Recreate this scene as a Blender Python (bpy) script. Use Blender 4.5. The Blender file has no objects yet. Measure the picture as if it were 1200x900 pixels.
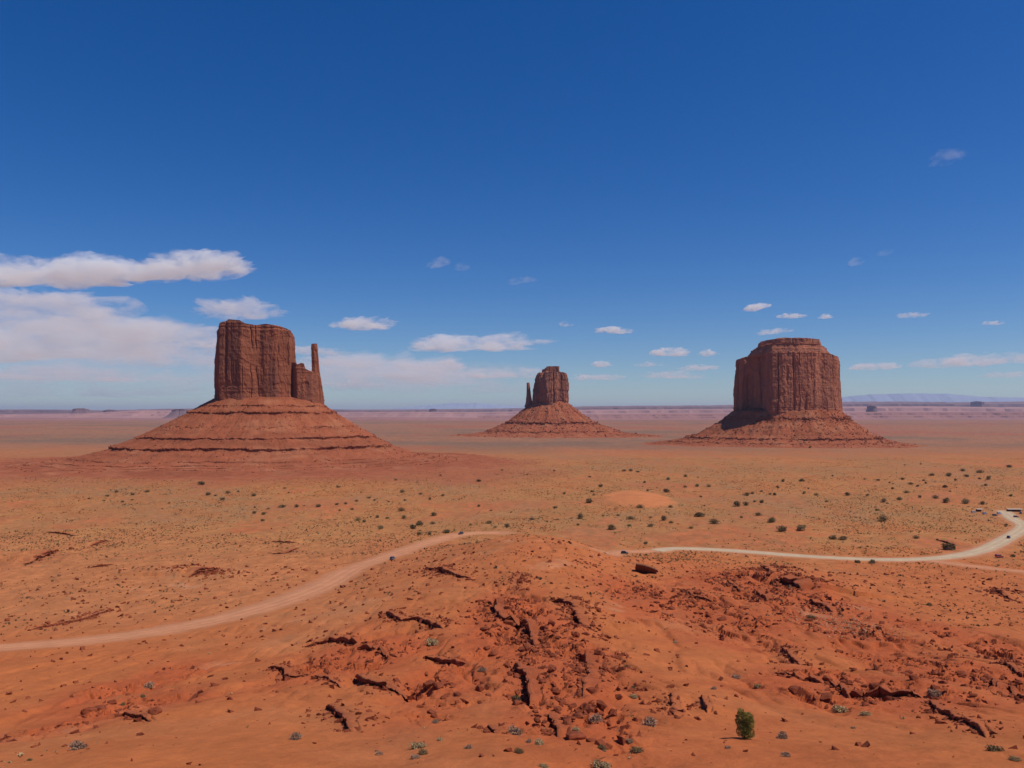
import bpy, bmesh, math, random
import numpy as np
from mathutils import Vector, noise as mnoise

C = bpy.context.scene
R = math.radians
rng = np.random.default_rng(7)
random.seed(7)

# ------------------------------------------------------------------ camera, sky, sun, exposure
H = 95.0            # camera height over the valley floor
F = 942.0           # focal length in photo pixels (1200 wide)
HY = 485.0          # level line in the photo
cam = bpy.data.cameras.new("camera")
cam.sensor_width = 36.0
cam.lens = F / 1200 * 36.0
cam.shift_y = (HY - 450.0) / 1200.0
cam.clip_start = 0.5
cam.clip_end = 400000.0
camo = bpy.data.objects.new("camera", cam)
camo.location = (0, 0, H)
camo.rotation_euler = (R(90), 0, 0)
C.collection.objects.link(camo)
C.camera = camo

SUN_AZ, SUN_EL = R(105), R(59)      # clockwise from the viewing direction
w = bpy.data.worlds.new("World")
C.world = w
w.use_nodes = True
nt = w.node_tree
sky = nt.nodes.new("ShaderNodeTexSky")
sky.sky_type = 'NISHITA'
sky.sun_disc = False
sky.sun_elevation = SUN_EL
sky.sun_rotation = SUN_AZ
sky.altitude = 1350
sky.air_density = 1.0
sky.dust_density = 1.0
sky.ozone_density = 6.0
bg = nt.nodes["Background"]
hsv = nt.nodes.new("ShaderNodeHueSaturation")
hsv.inputs["Saturation"].default_value = 1.32
hsv.inputs["Hue"].default_value = 0.511
nt.links.new(sky.outputs[0], hsv.inputs["Color"]); nt.links.new(hsv.outputs[0], bg.inputs[0])
bg.inputs[1].default_value = 0.09

sl = bpy.data.lights.new("sun", 'SUN')
sl.energy = 4.0
sl.angle = R(0.53)
sl.color = (1.0, 0.925, 0.81)
so = bpy.data.objects.new("sun", sl)
to_sun = Vector((math.sin(SUN_AZ) * math.cos(SUN_EL), math.cos(SUN_AZ) * math.cos(SUN_EL), math.sin(SUN_EL)))
so.rotation_euler = to_sun.to_track_quat('Z', 'Y').to_euler()
so.location = (200, 0, 600)
C.collection.objects.link(so)

C.view_settings.view_transform = 'Standard'
C.view_settings.look = 'None'
C.view_settings.gamma = 1.0
C.view_settings.exposure = 0.0
C.view_settings.use_curve_mapping = False
C.render.engine = 'CYCLES'
C.cycles.use_denoising = True
C.cycles.max_bounces = 8
C.cycles.diffuse_bounces = 2
C.cycles.volume_bounces = 6
C.cycles.transparent_max_bounces = 16

# ------------------------------------------------------------------ helpers
_p = np.random.default_rng(11).permutation(256)
PERM = np.concatenate([_p, _p, _p])
G3 = np.random.default_rng(5).normal(size=(256, 3))
G3 /= np.linalg.norm(G3, axis=1)[:, None]

def pn(x, y, z=0.0):
    """gradient noise, about -1..1"""
    x = np.asarray(x, float); y = np.asarray(y, float)
    z = np.broadcast_to(np.asarray(z, float), x.shape)
    xi = np.floor(x).astype(int); yi = np.floor(y).astype(int); zi = np.floor(z).astype(int)
    xf, yf, zf = x - xi, y - yi, z - zi
    u = xf**3 * (xf * (xf * 6 - 15) + 10); v = yf**3 * (yf * (yf * 6 - 15) + 10); t = zf**3 * (zf * (zf * 6 - 15) + 10)
    out = 0.0
    for dx in (0, 1):
        for dy in (0, 1):
            for dz in (0, 1):
                h = PERM[PERM[PERM[(xi + dx) & 255] + ((yi + dy) & 255)] + ((zi + dz) & 255)]
                g = G3[h]
                d = g[..., 0] * (xf - dx) + g[..., 1] * (yf - dy) + g[..., 2] * (zf - dz)
                out = out + d * (u if dx else 1 - u) * (v if dy else 1 - v) * (t if dz else 1 - t)
    return out * 1.5

def fbm(x, y, z=0.0, o=4, lac=2.03, gain=0.5):
    s, a, f, n = 0.0, 1.0, 1.0, 0.0
    for k in range(o):
        s = s + a * pn(x * f + 17.3 * k, y * f - 9.1 * k, np.asarray(z) * f + 3.7 * k)
        n += a; a *= gain; f *= lac
    return s / n * 1.3

def ridged(x, y, z=0.0, o=4):
    s, a, f, n = 0.0, 1.0, 1.0, 0.0
    for k in range(o):
        s = s + a * (1 - np.abs(pn(x * f + 31 * k, y * f + 7 * k, np.asarray(z) * f)) * 1.6)
        n += a; a *= 0.5; f *= 2.1
    return s / n

def sst(a, b, x):
    t = np.clip((x - a) / (b - a), 0, 1)
    return t * t * (3 - 2 * t)

def tag(o, label=None, cat=None, group=None, kind=None):
    if label: o["label"] = label
    if cat: o["category"] = cat
    if group: o["group"] = group
    if kind: o["kind"] = kind
    return o

def link(o, parent=None):
    C.collection.objects.link(o)
    if parent: o.parent = parent
    return o

def np_mesh(name, V, Fq, smooth=False, cols=None):
    """mesh from arrays; Fq (n,3) or (n,4) or a list of such arrays"""
    me = bpy.data.meshes.new(name)
    fs = Fq if isinstance(Fq, list) else [Fq]
    V = np.ascontiguousarray(V, dtype=np.float32)
    loops = np.concatenate([f.ravel() for f in fs]).astype(np.int32)
    counts = np.concatenate([np.full(len(f), f.shape[1]) for f in fs]).astype(np.int32)
    starts = np.concatenate([[0], np.cumsum(counts)[:-1]]).astype(np.int32)
    me.vertices.add(len(V)); me.vertices.foreach_set("co", V.ravel())
    me.loops.add(len(loops)); me.loops.foreach_set("vertex_index", loops)
    me.polygons.add(len(counts)); me.polygons.foreach_set("loop_start", starts)
    me.polygons.foreach_set("loop_total", counts)
    me.polygons.foreach_set("use_smooth", np.full(len(counts), bool(smooth)))
    if cols is not None:
        a = me.attributes.new("Col", 'FLOAT_COLOR', 'POINT')
        c = np.ones((len(V), 4), np.float32); c[:, :3] = cols
        a.data.foreach_set("color", c.ravel())
    me.update(calc_edges=True)
    me.validate()
    return me

def grid_faces(nr, nc, wrap=False):
    i = np.arange(nr - 1)[:, None]; j = np.arange(nc if wrap else nc - 1)[None, :]
    j2 = (j + 1) % nc
    a = i * nc + j; b = i * nc + j2; c = (i + 1) * nc + j2; d = (i + 1) * nc + j
    return np.stack([a, b, c, d], -1).reshape(-1, 4)

def obj(name, me, mat, parent=None, loc=None):
    o = bpy.data.objects.new(name, me)
    if mat is not None and len(me.materials) == 0: me.materials.append(mat)
    if loc is not None: o.location = loc
    return link(o, parent)

def empty(name, loc, rz=0):
    o = bpy.data.objects.new(name, None)
    o.location = loc; o.rotation_euler = (0, 0, rz); o.empty_display_size = 1
    return link(o)

def copy_tree(o, parent=None):
    c = o.copy(); C.collection.objects.link(c)
    if parent: c.parent = parent
    for ch in list(o.children): copy_tree(ch, c)
    return c

def new_mat(name):
    m = bpy.data.materials.new(name); m.use_nodes = True
    t = m.node_tree
    return m, t, t.nodes["Principled BSDF"]

def nd(t, typ, **kw):
    n = t.nodes.new(typ)
    for k, v in kw.items(): setattr(n, k, v)
    return n

def flat_mat(name, col, rough=0.8, metal=0.0, spec=0.3, var=0.0, scale=8.0):
    m, t, b = new_mat(name)
    b.inputs["Base Color"].default_value = (*col, 1)
    b.inputs["Roughness"].default_value = rough
    b.inputs["Metallic"].default_value = metal
    b.inputs["Specular IOR Level"].default_value = spec
    if var:
        tc = nd(t, "ShaderNodeTexCoord"); nz = nd(t, "ShaderNodeTexNoise")
        nz.inputs["Scale"].default_value = scale; nz.inputs["Detail"].default_value = 4
        t.links.new(tc.outputs["Object"], nz.inputs["Vector"])
        oi = nd(t, "ShaderNodeObjectInfo")
        ad = nd(t, "ShaderNodeMath", operation='ADD'); t.links.new(nz.outputs["Fac"], ad.inputs[0]); t.links.new(oi.outputs["Random"], ad.inputs[1])
        mr = nd(t, "ShaderNodeMapRange"); mr.inputs["From Min"].default_value = 0.3; mr.inputs["From Max"].default_value = 1.7
        mr.inputs["To Min"].default_value = 1 - var; mr.inputs["To Max"].default_value = 1 + var
        t.links.new(ad.outputs[0], mr.inputs["Value"])
        hs = nd(t, "ShaderNodeHueSaturation"); hs.inputs["Color"].default_value = (*col, 1)
        t.links.new(mr.outputs[0], hs.inputs["Value"]); t.links.new(hs.outputs[0], b.inputs["Base Color"])
    return m

def earth_mat(name, col=None, var=0.25, scales=(0.25, 2.0), bump=0.5, bscale=1.5, stretch=(1, 1, 1), streak=None):
    """rough earth or rock: vertex colour (or one colour) broken by noise, with a noise bump"""
    m, t, b = new_mat(name)
    b.inputs["Roughness"].default_value = 0.95
    b.inputs["Specular IOR Level"].default_value = 0.12
    geo = nd(t, "ShaderNodeTexCoord")
    mp = nd(t, "ShaderNodeMapping"); mp.inputs["Scale"].default_value = stretch
    t.links.new(geo.outputs["Object"], mp.inputs["Vector"])
    if col is None:
        at = nd(t, "ShaderNodeAttribute", attribute_name="Col"); src = at.outputs["Color"]
    else:
        rg = nd(t, "ShaderNodeRGB"); rg.outputs[0].default_value = (*col, 1); src = rg.outputs[0]
    for s, v in zip(scales, (var, var * 0.8, var * 0.6)):
        nz = nd(t, "ShaderNodeTexNoise"); nz.inputs["Scale"].default_value = s; nz.inputs["Detail"].default_value = 6; nz.inputs["Roughness"].default_value = 0.65
        t.links.new(mp.outputs[0], nz.inputs["Vector"])
        mr = nd(t, "ShaderNodeMapRange"); mr.inputs["From Min"].default_value = 0.3; mr.inputs["From Max"].default_value = 0.7
        mr.inputs["To Min"].default_value = 1 - v; mr.inputs["To Max"].default_value = 1 + v * 0.8
        t.links.new(nz.outputs["Fac"], mr.inputs["Value"])
        mx = nd(t, "ShaderNodeVectorMath", operation='SCALE')
        t.links.new(src, mx.inputs[0]); t.links.new(mr.outputs[0], mx.inputs["Scale"])
        src = mx.outputs[0]
    if streak:
        # tall dark rain stains
        nz = nd(t, "ShaderNodeTexNoise"); nz.inputs["Scale"].default_value = streak[0]; nz.inputs["Detail"].default_value = 5; nz.inputs["Roughness"].default_value = 0.6
        m2 = nd(t, "ShaderNodeMapping"); m2.inputs["Scale"].default_value = (1, 1, 0.14)
        t.links.new(geo.outputs["Object"], m2.inputs["Vector"]); t.links.new(m2.outputs[0], nz.inputs["Vector"])
        mr = nd(t, "ShaderNodeMapRange"); mr.inputs["From Min"].default_value = 0.46; mr.inputs["From Max"].default_value = 0.62
        t.links.new(nz.outputs["Fac"], mr.inputs["Value"])
        mul = nd(t, "ShaderNodeMath", operation='MULTIPLY'); mul.inputs[1].default_value = streak[1]; t.links.new(mr.outputs[0], mul.inputs[0])
        mx = nd(t, "ShaderNodeMix", data_type='RGBA'); mx.inputs["B"].default_value = (*streak[2], 1)
        t.links.new(mul.outputs[0], mx.inputs["Factor"]); t.links.new(src, mx.inputs["A"]); src = mx.outputs["Result"]
    t.links.new(src, b.inputs["Base Color"])
    if bump:
        nz = nd(t, "ShaderNodeTexNoise"); nz.inputs["Scale"].default_value = bscale; nz.inputs["Detail"].default_value = 8; nz.inputs["Roughness"].default_value = 0.7
        t.links.new(mp.outputs[0], nz.inputs["Vector"])
        bm_ = nd(t, "ShaderNodeBump"); bm_.inputs["Strength"].default_value = bump; bm_.inputs["Distance"].default_value = 0.6 / bscale
        t.links.new(nz.outputs["Fac"], bm_.inputs["Height"]); t.links.new(bm_.outputs[0], b.inputs["Normal"])
    return m

# ------------------------------------------------------------------ terrain
PROF = {   # photo column -> (distance, height against the camera)
 -500: [(10,-18),(65,-30),(110,-46),(160,-58),(230,-70),(330,-80),(450,-88),(600,-93),(750,-94)],
 0:   [(10,-18),(65,-28.6),(110,-44),(150,-53),(190,-60),(230,-67),(300,-77),(400,-85),(550,-91),(700,-94)],
 250: [(10,-18),(65,-28.6),(100,-38),(150,-50),(200,-60),(240,-66),(270,-69.6),(320,-76),(400,-83),(550,-90.5),(700,-94)],
 400: [(10,-18),(65,-28.6),(100,-37.5),(150,-48),(200,-56),(270,-66),(330,-74),(400,-82.8),(550,-91),(700,-94)],
 520: [(10,-18),(65,-28.6),(100,-37),(150,-46),(200,-52),(300,-63),(400,-73),(480,-83),(570,-89.5),(700,-94)],
 600: [(10,-18),(65,-28.6),(100,-37),(150,-45),(200,-51),(300,-60.5),(400,-66.3),(470,-69.8),(500,-75),(550,-90),(700,-94)],
 660: [(10,-18),(65,-28.6),(100,-37),(150,-45),(200,-52),(300,-61.5),(400,-68),(470,-70.6),(493,-77),(535,-90.5),(700,-94)],
 720: [(10,-18),(65,-28.6),(100,-37),(150,-46),(200,-54),(300,-66),(400,-75.5),(460,-81),(520,-92),(700,-94)],
 800: [(10,-18),(65,-28.6),(100,-37),(150,-46.5),(200,-55.5),(300,-69),(400,-79),(460,-87),(520,-92.5),(700,-94)],
 900: [(10,-18),(65,-28.6),(100,-37.5),(150,-48),(200,-57.5),(260,-65.5),(330,-71.5),(400,-78),(450,-86),(505,-92.5),(700,-94)],
 1050:[(10,-18),(65,-28.6),(100,-38),(150,-49),(200,-59.5),(300,-73),(400,-84),(470,-91.5),(510,-93),(700,-94)],
 1200:[(10,-18),(65,-28.6),(100,-38),(150,-50),(200,-60),(300,-75),(400,-86),(480,-92),(674,-94),(750,-94)],
 1700:[(10,-18),(65,-28),(100,-37),(150,-49),(200,-60),(300,-76),(400,-87),(480,-92),(674,-94),(750,-94)],
}
TPX = np.linspace(-500, 1700, 441)
TLN = np.linspace(math.log(8), math.log(900), 400)
_keys = sorted(PROF)
_rows = np.array([np.interp(np.exp(TLN), [p[0] for p in PROF[k]], [p[1] for p in PROF[k]]) for k in _keys])
def _hermite_u(px):
    out = np.empty((len(px), len(TLN)))
    for j in range(len(TLN)): out[:, j] = np.interp(px, _keys, _rows[:, j])
    return out
TAB = _hermite_u(TPX)
def _blur(a, n, ax):
    k = np.hanning(n + 2)[1:-1]; k /= k.sum()
    pad = [(0, 0), (0, 0)]; pad[ax] = (n // 2, n // 2)
    ap = np.pad(a, pad, mode='edge')
    return np.apply_along_axis(lambda v: np.convolve(v, k, 'valid'), ax, ap)
TAB = _blur(TAB, 15, 0); TAB = _blur(TAB, 9, 1)

def base_z(X, Y):
    X = np.asarray(X, float); Y = np.asarray(Y, float)
    px = np.clip(600 + F * X / np.maximum(Y, 8), -500, 1700); ln = np.clip(np.log(np.maximum(Y, 8)), TLN[0], TLN[-1])
    a = (px - TPX[0]) / (TPX[1] - TPX[0]); b = (ln - TLN[0]) / (TLN[1] - TLN[0])
    i = np.clip(a.astype(int), 0, len(TPX) - 2); j = np.clip(b.astype(int), 0, len(TLN) - 2)
    fa = a - i; fb = b - j
    return (TAB[i, j] * (1 - fa) * (1 - fb) + TAB[i + 1, j] * fa * (1 - fb) + TAB[i, j + 1] * (1 - fa) * fb + TAB[i + 1, j + 1] * fa * fb) + H

_YS = np.exp(np.linspace(math.log(40), math.log(40000), 4000))
def cast(px, py, zf):
    """first point of the ray through a photo pixel on the height function zf"""
    X = (px - 600) / F * _YS; Z = H - (py - HY) / F * _YS
    d = Z - zf(X, _YS)
    k = np.argmax(d < 0)
    if k == 0: k = len(_YS) - 1
    t = d[k - 1] / (d[k - 1] - d[k] + 1e-9)
    y = _YS[k - 1] + t * (_YS[k] - _YS[k - 1])
    return np.array([(px - 600) / F * y, y])
def cbase(px, py): return cast(px, py, base_z)

# ---- roads (centre lines found on the bare slope)
def catmull(P, n=10):
    P = np.array(P, float); Q = np.vstack([2 * P[0] - P[1], P, 2 * P[-1] - P[-2]])
    out = []
    for i in range(1, len(Q) - 2):
        t = np.linspace(0, 1, n, endpoint=False)[:, None]
        a, b, c, d = Q[i - 1], Q[i], Q[i + 1], Q[i + 2]
        out.append(0.5 * (2 * b + (c - a) * t + (2 * a - 5 * b + 4 * c - d) * t**2 + (3 * b - a - 3 * c + d) * t**3))
    out.append(P[-1:])
    return np.vstack(out)
r1 = [cbase(*p) for p in [(-160, 767), (-70, 763), (0, 759), (100, 751), (200, 737), (290, 717), (360, 694), (405, 671), (440, 657), (480, 643), (518, 631), (552, 625)]]
r1 += [np.array((-8, 621.))]
r1b = [cbase(708, 647.5), cbase(725, 647.5), cbase(750, 646.5), cbase(783, 644.5)]
r2 = [cbase(*p) for p in [(768, 645.5), (795, 643), (850, 645), (930, 651), (1000, 655), (1060, 656), (1110, 653), (1150, 645), (1178, 632), (1200, 617)]]
r2 += [r2[-1] + np.array((22, 50.)), r2[-1] + np.array((50, 110.))]
r3 = [cbase(1085, 657)] + [cbase(*p) for p in [(1120, 661), (1160, 666), (1200, 670), (1300, 680)]]
ROADS = [(catmull(r1), 16.0), (catmull(r2), 14.0), (catmull(r3), 11.0), (catmull(r1b), 11.0)]

def seg_dist(px_, py_, P):
    """distance to polyline P, signed (camera side of a left-to-right line negative), and the place along it 0..1"""
    best = np.full(px_.shape, 1e9); sg = np.zeros(px_.shape); al = np.zeros(px_.shape)
    L = np.concatenate([[0], np.cumsum(np.linalg.norm(np.diff(P, axis=0), axis=1))])
    for k in range(len(P) - 1):
        d = P[k + 1] - P[k]; l2 = d @ d + 1e-9
        vx = px_ - P[k][0]; vy = py_ - P[k][1]
        t = np.clip((vx * d[0] + vy * d[1]) / l2, 0, 1)
        qx = vx - t * d[0]; qy = vy - t * d[1]
        dd = qx * qx + qy * qy
        m = dd < best
        best = np.where(m, dd, best)
        sg = np.where(m, np.sign(d[0] * vy - d[1] * vx), sg)
        al = np.where(m, (L[k] + t * math.sqrt(l2)) / L[-1], al)
    return np.sqrt(best), sg, al

# ---- ledges: photo polyline, step height, reach behind, what it is called
LEDGES = [
 ([(352,754),(388,748),(420,750)],1.7,14,"the long ledge left of the central gully"),
 ([(414,762),(440,760),(466,770)],1.6,12,"the long ledge left of the central gully"),
 ([(496,768),(524,772),(546,772)],1.5,12,"the long ledge left of the central gully"),
 ([(312,778),(332,782),(336,789),(362,786)],1.5,12,"the zigzag ledge on the left slope"),
 ([(366,796),(402,802)],1.0,8,"the zigzag ledge on the left slope"),
 ([(416,794),(436,802),(448,802),(476,808)],1.5,12,"the short ledge low on the left slope"),
 ([(382,826),(392,838),(408,846),(411,858)],1.3,8,"the dark hook-shaped ledge near the bottom"),
 ([(452,718),(468,728),(492,726),(520,739)],1.7,14,"the ledge high on the left flank of the hill"),
 ([(498,665),(524,672),(560,680)],1.9,20,"the thin curved ledge below the hill crest"),
 ([(570,700),(580,704),(586,722),(612,726),(622,740),(628,762)],2.6,14,"the left wall of the central gully"),
 ([(642,698),(668,708),(678,728),(698,738)],2.8,14,"the upper wall of the central gully"),
 ([(672,758),(688,764),(690,780),(684,816)],2.4,9,"the right wall of the central gully"),
 ([(600,776),(616,788),(621,818)],2.2,9,"the lower left wall of the central gully"),
 ([(646,832),(655,858)],1.5,6,"the low wall at the foot of the gully"),
 ([(570,846),(584,856)],1.3,4,"the dark hole beside the grey bushes"),
 ([(892,662),(906,677)],3.4,22,"the knoll below the pale road"),
 ([(904,681),(924,683),(942,691)],4.2,26,"the knoll below the pale road"),
 ([(886,694),(901,703)],3.0,12,"the knoll below the pale road"),
 ([(944,704),(960,710),(978,717)],2.6,16,"the ridge running down from the knoll"),
 ([(915,752),(925,768),(945,778)],1.4,10,"the ridge running down from the knoll"),
 ([(900,784),(932,790),(976,800),(996,813)],1.1,8,"the long rubble ridge on the right slope"),
 ([(1010,813),(1034,816),(1058,818),(1082,820)],1.9,9,"the long rubble ridge on the right slope"),
 ([(1082,818),(1104,834),(1130,846),(1156,862)],1.0,7,"the long rubble ridge on the right slope"),
 ([(1155,798),(1180,811),(1230,824)],1.6,12,"the dark ledge at the right edge"),
 ([(1165,776),(1190,790),(1230,806)],0.9,10,"the dark ledge at the right edge"),
 ([(786,812),(790,838)],1.3,4,"the lone rock outcrop left of the juniper"),
 ([(822,818),(829,832)],0.9,4,"the lone rock outcrop left of the juniper"),
 ([(14,662),(44,656),(71,643)],4.6,34,"the large dark ledge on the left flat"),
 ([(100,667),(138,660)],1.8,24,"the large dark ledge on the left flat"),
 ([(214,677),(238,671),(260,666)],4.0,30,"the smooth dark ledge beside the left road"),
 ([(312,646),(334,649),(352,641)],2.6,26,"the split red slabs on the left flat"),
 ([(316,634),(352,636)],1.6,26,"the split red slabs on the left flat"),
 ([(26,741),(60,734),(96,726),(130,711)],1.3,20,"the thin ledge above the left road"),
 ([(46,623),(96,628)],2.2,40,"the far thin ledges of the left flat"),
 ([(98,641),(132,632)],2.4,30,"the far thin ledges of the left flat"),
 ([(104,845),(128,839),(178,850)],0.9,7,"the low outcrop in the bottom left corner"),
 ([(-8,872),(10,864)],0.8,5,"the low outcrop in the bottom left corner"),
 ([(1095,632),(1125,640)],2.2,14,"the rock pile above the pale road"),
 ([(1160,688),(1180,700),(1206,704)],2.6,18,"the dark rocks at the right edge below the road"),
 ([(800,690),(815,700),(840,704)],1.2,14,"the rubble right of the big boulder"),
 ([(850,682),(870,692)],1.6,14,"the rubble right of the big boulder"),
 ([(600,690),(612,672)],1.3,8,"the hill crest"),
]
LEDGE_LABELS = [
 "jagged rock ledge at the upper left end of the long ledge line",
 "jagged rock ledge in the middle of the long ledge line left of the gully",
 "jagged rock ledge at the right end of the long ledge line, nearest the gully",
 "zigzag rock ledge on the smooth left slope, the larger of two",
 "low rock ledge trailing right from the zigzag one on the left slope",
 "short wavy rock ledge below the long ledge line on the left slope",
 "dark hook-shaped rock ledge low on the left slope",
 "slanting rock ledge high on the left flank of the hill, near the road",
 "thin curved rock ledge just below the hill crest beside the red road",
 "long winding rock wall on the left side of the central gully",
 "dark rock wall at the top of the central gully, right of the winding one",
 "tall dark rock wall on the right side of the central gully",
 "steep dark rock wall low on the left side of the central gully",
 "short rock wall at the foot of the gully, above the pale round bush",
 "small dark rock hollow at the left end of the long grey sagebrush",
 "small dark ledge on top of the knoll right under the pale road",
 "largest dark ledge of the knoll under the pale road",
 "short dark ledge low on the left side of the knoll",
 "broken ledge on the ridge just below the knoll's right side",
 "thin red ledge on the ridge between the knoll and the rubble ridge",
 "low broken ledge at the left end of the long rubble ridge",
 "tallest dark ledge in the middle of the long rubble ridge",
 "low broken ledge at the right end of the long rubble ridge",
 "dark slanting ledge cut by the right edge, the larger of two",
 "thin broken ledge cut by the right edge, just above the larger one",
 "dark blocky outcrop left of the juniper, the taller of two",
 "small outcrop left of the juniper, the lower of two",
 "large dark ledge on the left flat, nearest the left edge",
 "thin flat ledge just right of the large dark one on the left flat",
 "smooth dark ledge alone on the left flat above the red road",
 "lower of the two split red slabs on the left flat",
 "upper of the two split red slabs on the left flat",
 "long thin crack-like ledge just above the red road at far left",
 "farthest thin ledge on the left flat, below the butte's apron",
 "thin slanting ledge behind the large dark one on the left flat",
 "low dark outcrop ledge in the bottom left corner region",
 "small dark ledge cut by the left edge at the bottom",
 "rock pile ledge above the bend of the pale road",
 "dark ledge cut by the right edge just below the pale road",
 "low pale-topped ledge right of the big lone boulder",
 "short ledge between the lone boulder's rubble and the knoll",
 "tiny rock step near the hill crest above the winding gully wall",
]
LED = []
for pts, h, L, nm in LEDGES:
    h = h * (0.6 if pts[0][1] > 690 else 0.75 if h < 3.6 else 1.05)
    P = np.array([cbase(*p) for p in pts]); L = max(L, 5.0 * h)
    ln = np.linalg.norm(np.diff(P, axis=0), axis=1).sum()
    k = int(max(6, min(40, ln / 1.6)))
    if len(P) > 2: P = catmull(P, 6)
    s_ = np.concatenate([[0], np.cumsum(np.linalg.norm(np.diff(P, axis=0), axis=1))]); q_ = np.linspace(0, s_[-1], k)
    P = np.column_stack([np.interp(q_, s_, P[:, 0]), np.interp(q_, s_, P[:, 1])])
    am = min(1.6, 0.28 * h + 0.2) * np.minimum(1, np.minimum(q_, q_[-1] - q_) / 3)
    P = P + np.column_stack([am * pn(q_ / 4.5, q_ * 0 + P[0, 0]), 1.3 * am * pn(q_ / 4.0, q_ * 0 + P[0, 1] + 9)])
    LED.append((P, h, L, nm))

NC_IN, NC_OUT = 980, 45
s_in = np.linspace(-0.665, 0.665, NC_IN)
s_out = 0.665 + np.cumsum(np.geomspace(0.003, 0.09, NC_OUT))
S = np.concatenate([-s_out[::-1], s_in, s_out])
YR = np.concatenate([np.linspace(6, 55, 30), np.geomspace(56.5, 700, 700), np.geomspace(705, 2600, 140)[1:], np.geomspace(2650, 75000, 90)])
OFF = 12.0
XG = S[None, :] * (YR[:, None] + OFF); YG = np.broadcast_to(YR[:, None], XG.shape).copy()
nr, nc = XG.shape

def zone(X, Y, px, py, rx, ry):
    c = cbase(px, py); a = cbase(px + rx, py); b = cbase(px, py - ry); b2 = cbase(px, py + ry)
    ex = abs(a[0] - c[0]); ey = max(8, 0.5 * abs(b[1] - b2[1]))
    return np.exp(-(((X - c[0]) / ex) ** 2 + ((Y - c[1]) / ey) ** 2))

ROUGH = np.zeros_like(XG)
for a in [(650,780,75,75),(600,730,60,50),(690,840,60,40),(520,800,60,40),(420,770,80,25),(1000,805,110,25),(1120,790,70,45),(900,690,60,25),(985,735,60,22),
          (830,720,80,30),(1180,760,50,40),(130,835,60,25),(170,795,40,20),(40,650,60,18),(330,640,30,12),(760,700,50,20)]:
    ROUGH = np.maximum(ROUGH, zone(XG, YG, *a))
near = 1 - sst(350, 700, YG)
foot = 1 - sst(95, 135, YG)          # smoother sand at the very front
Z = base_z(XG, YG)
# far plain keeps a gentle swell, dips a little past the near flat
far = sst(600, 900, YG)
wx = fbm(XG / 60, YG / 60, 3.1, 3) * 14; wy = fbm(XG / 60 + 9, YG / 60, 8.1, 3) * 14
Z += near * (1.5 * fbm(XG / 45, YG / 45, 0.5, 4) * sst(30, 120, YG) + 1.3 * fbm((XG + wx) / 13, (YG + wy) / 13, 2.5, 4) * (0.35 + 0.65 * ROUGH))
Z += near * 0.16 * fbm(XG / 3.1, YG / 3.1, 4.2, 3)
Z += far * (2.2 * fbm(XG / 260, YG / 260, 1.5, 4)) * (1 - 0.7 * sst(3000, 9000, YG)) + sst(400, 700, YG) * 0.5 * fbm(XG / 30, YG / 30, 6.5, 3)
# erosion rills running down the slope
rill = ridged((XG + 0.35 * wx) / 17, (YG + wy) / 60, 7.7, 3)
Z -= near * sst(75, 130, YG) * 2.1 * sst(0.62, 0.95, rill) * (0.25 + 0.75 * ROUGH)
# broken strata: horizontal benches in the rocky ground
strat = 1.5 + 0.25 * pn(XG / 80, YG / 80, 1.0)
wz = Z + 0.55 * fbm(XG / 5.0, YG / 5.0, 5.5, 4) + 1.1 * fbm(XG / 20, YG / 20, 9.5, 3)
q = wz / strat; fq = q - np.floor(q)
bench = (np.floor(q) + sst(0.6, 1.0, fq)) * strat - (wz - Z)
amt = np.clip(near * sst(0.18, 0.75, ROUGH + 0.35 * fbm(XG / 22, YG / 22, 12.5, 3)), 0, 1) * 0.8
Z = Z * (1 - amt) + bench * amt
# small broken blocks
blk = np.abs(pn(XG / 1.7, YG / 1.7, 3.3)) + np.abs(pn(XG / 0.8, YG / 0.8, 13.3)) * 0.5
bcore = near * sst(0.25, 0.75, ROUGH) * sst(-0.05, 0.3, pn(XG / 9, YG / 9, 23.3) + 0.15)
cq = 3.0 * (pn(XG / 3.6, YG / 4.6, 3.3) + 0.4 * pn(XG / 1.6, YG / 2.6, 13.3)); cell = (np.floor(cq) + sst(0.55, 1.0, cq - np.floor(cq))) / 3.0
Z += bcore * (1.25 * cell + 0.25 * (sst(0.25, 0.75, blk) - 0.4))

# named ledges: the ground steps up behind each line, the rock face itself is a thing of its own further down
ROCK = np.zeros_like(XG)
for P, h, L, nm in LED:
    lo = P.min(0) - 3.2 * L - 4; hi = P.max(0) + 3.2 * L + 4
    rr = np.where((YR > lo[1]) & (YR < hi[1]))[0]
    if len(rr) < 2: continue
    r0, r1_ = rr[0], rr[-1] + 1
    m = (XG[r0:r1_] > lo[0]) & (XG[r0:r1_] < hi[0])
    x = XG[r0:r1_][m]; y = YG[r0:r1_][m]
    d, sg, al = seg_dist(x, y, P)
    tp = np.clip(np.minimum(al, 1 - al) / (0.16 if P[0, 1] < 380 else 0.42), 0.0, 1) ** (0.7 if P[0, 1] < 380 else 1.3)
    up = sg >= 0
    end = np.where((al <= 0) | (al >= 1), np.exp(-d / 3), 1.0)
    trench = 0.35 if "gully" in nm else 0.12
    dz = np.where(up, h * sst(0.75 * h, 1.5 * h, d) * np.exp(-(d / L) ** 1.3), -trench * h * np.exp(-d / (1.5 * h))) * tp * end
    dz = np.where(up, dz - trench * h * np.exp(-d / (0.3 * h)) * tp * end, dz)
    zz = Z[r0:r1_]; zz[m] += dz
    ROCK[r0:r1_][m] = np.maximum(ROCK[r0:r1_][m], np.exp(-d / (1.3 * h)) * tp)

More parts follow.
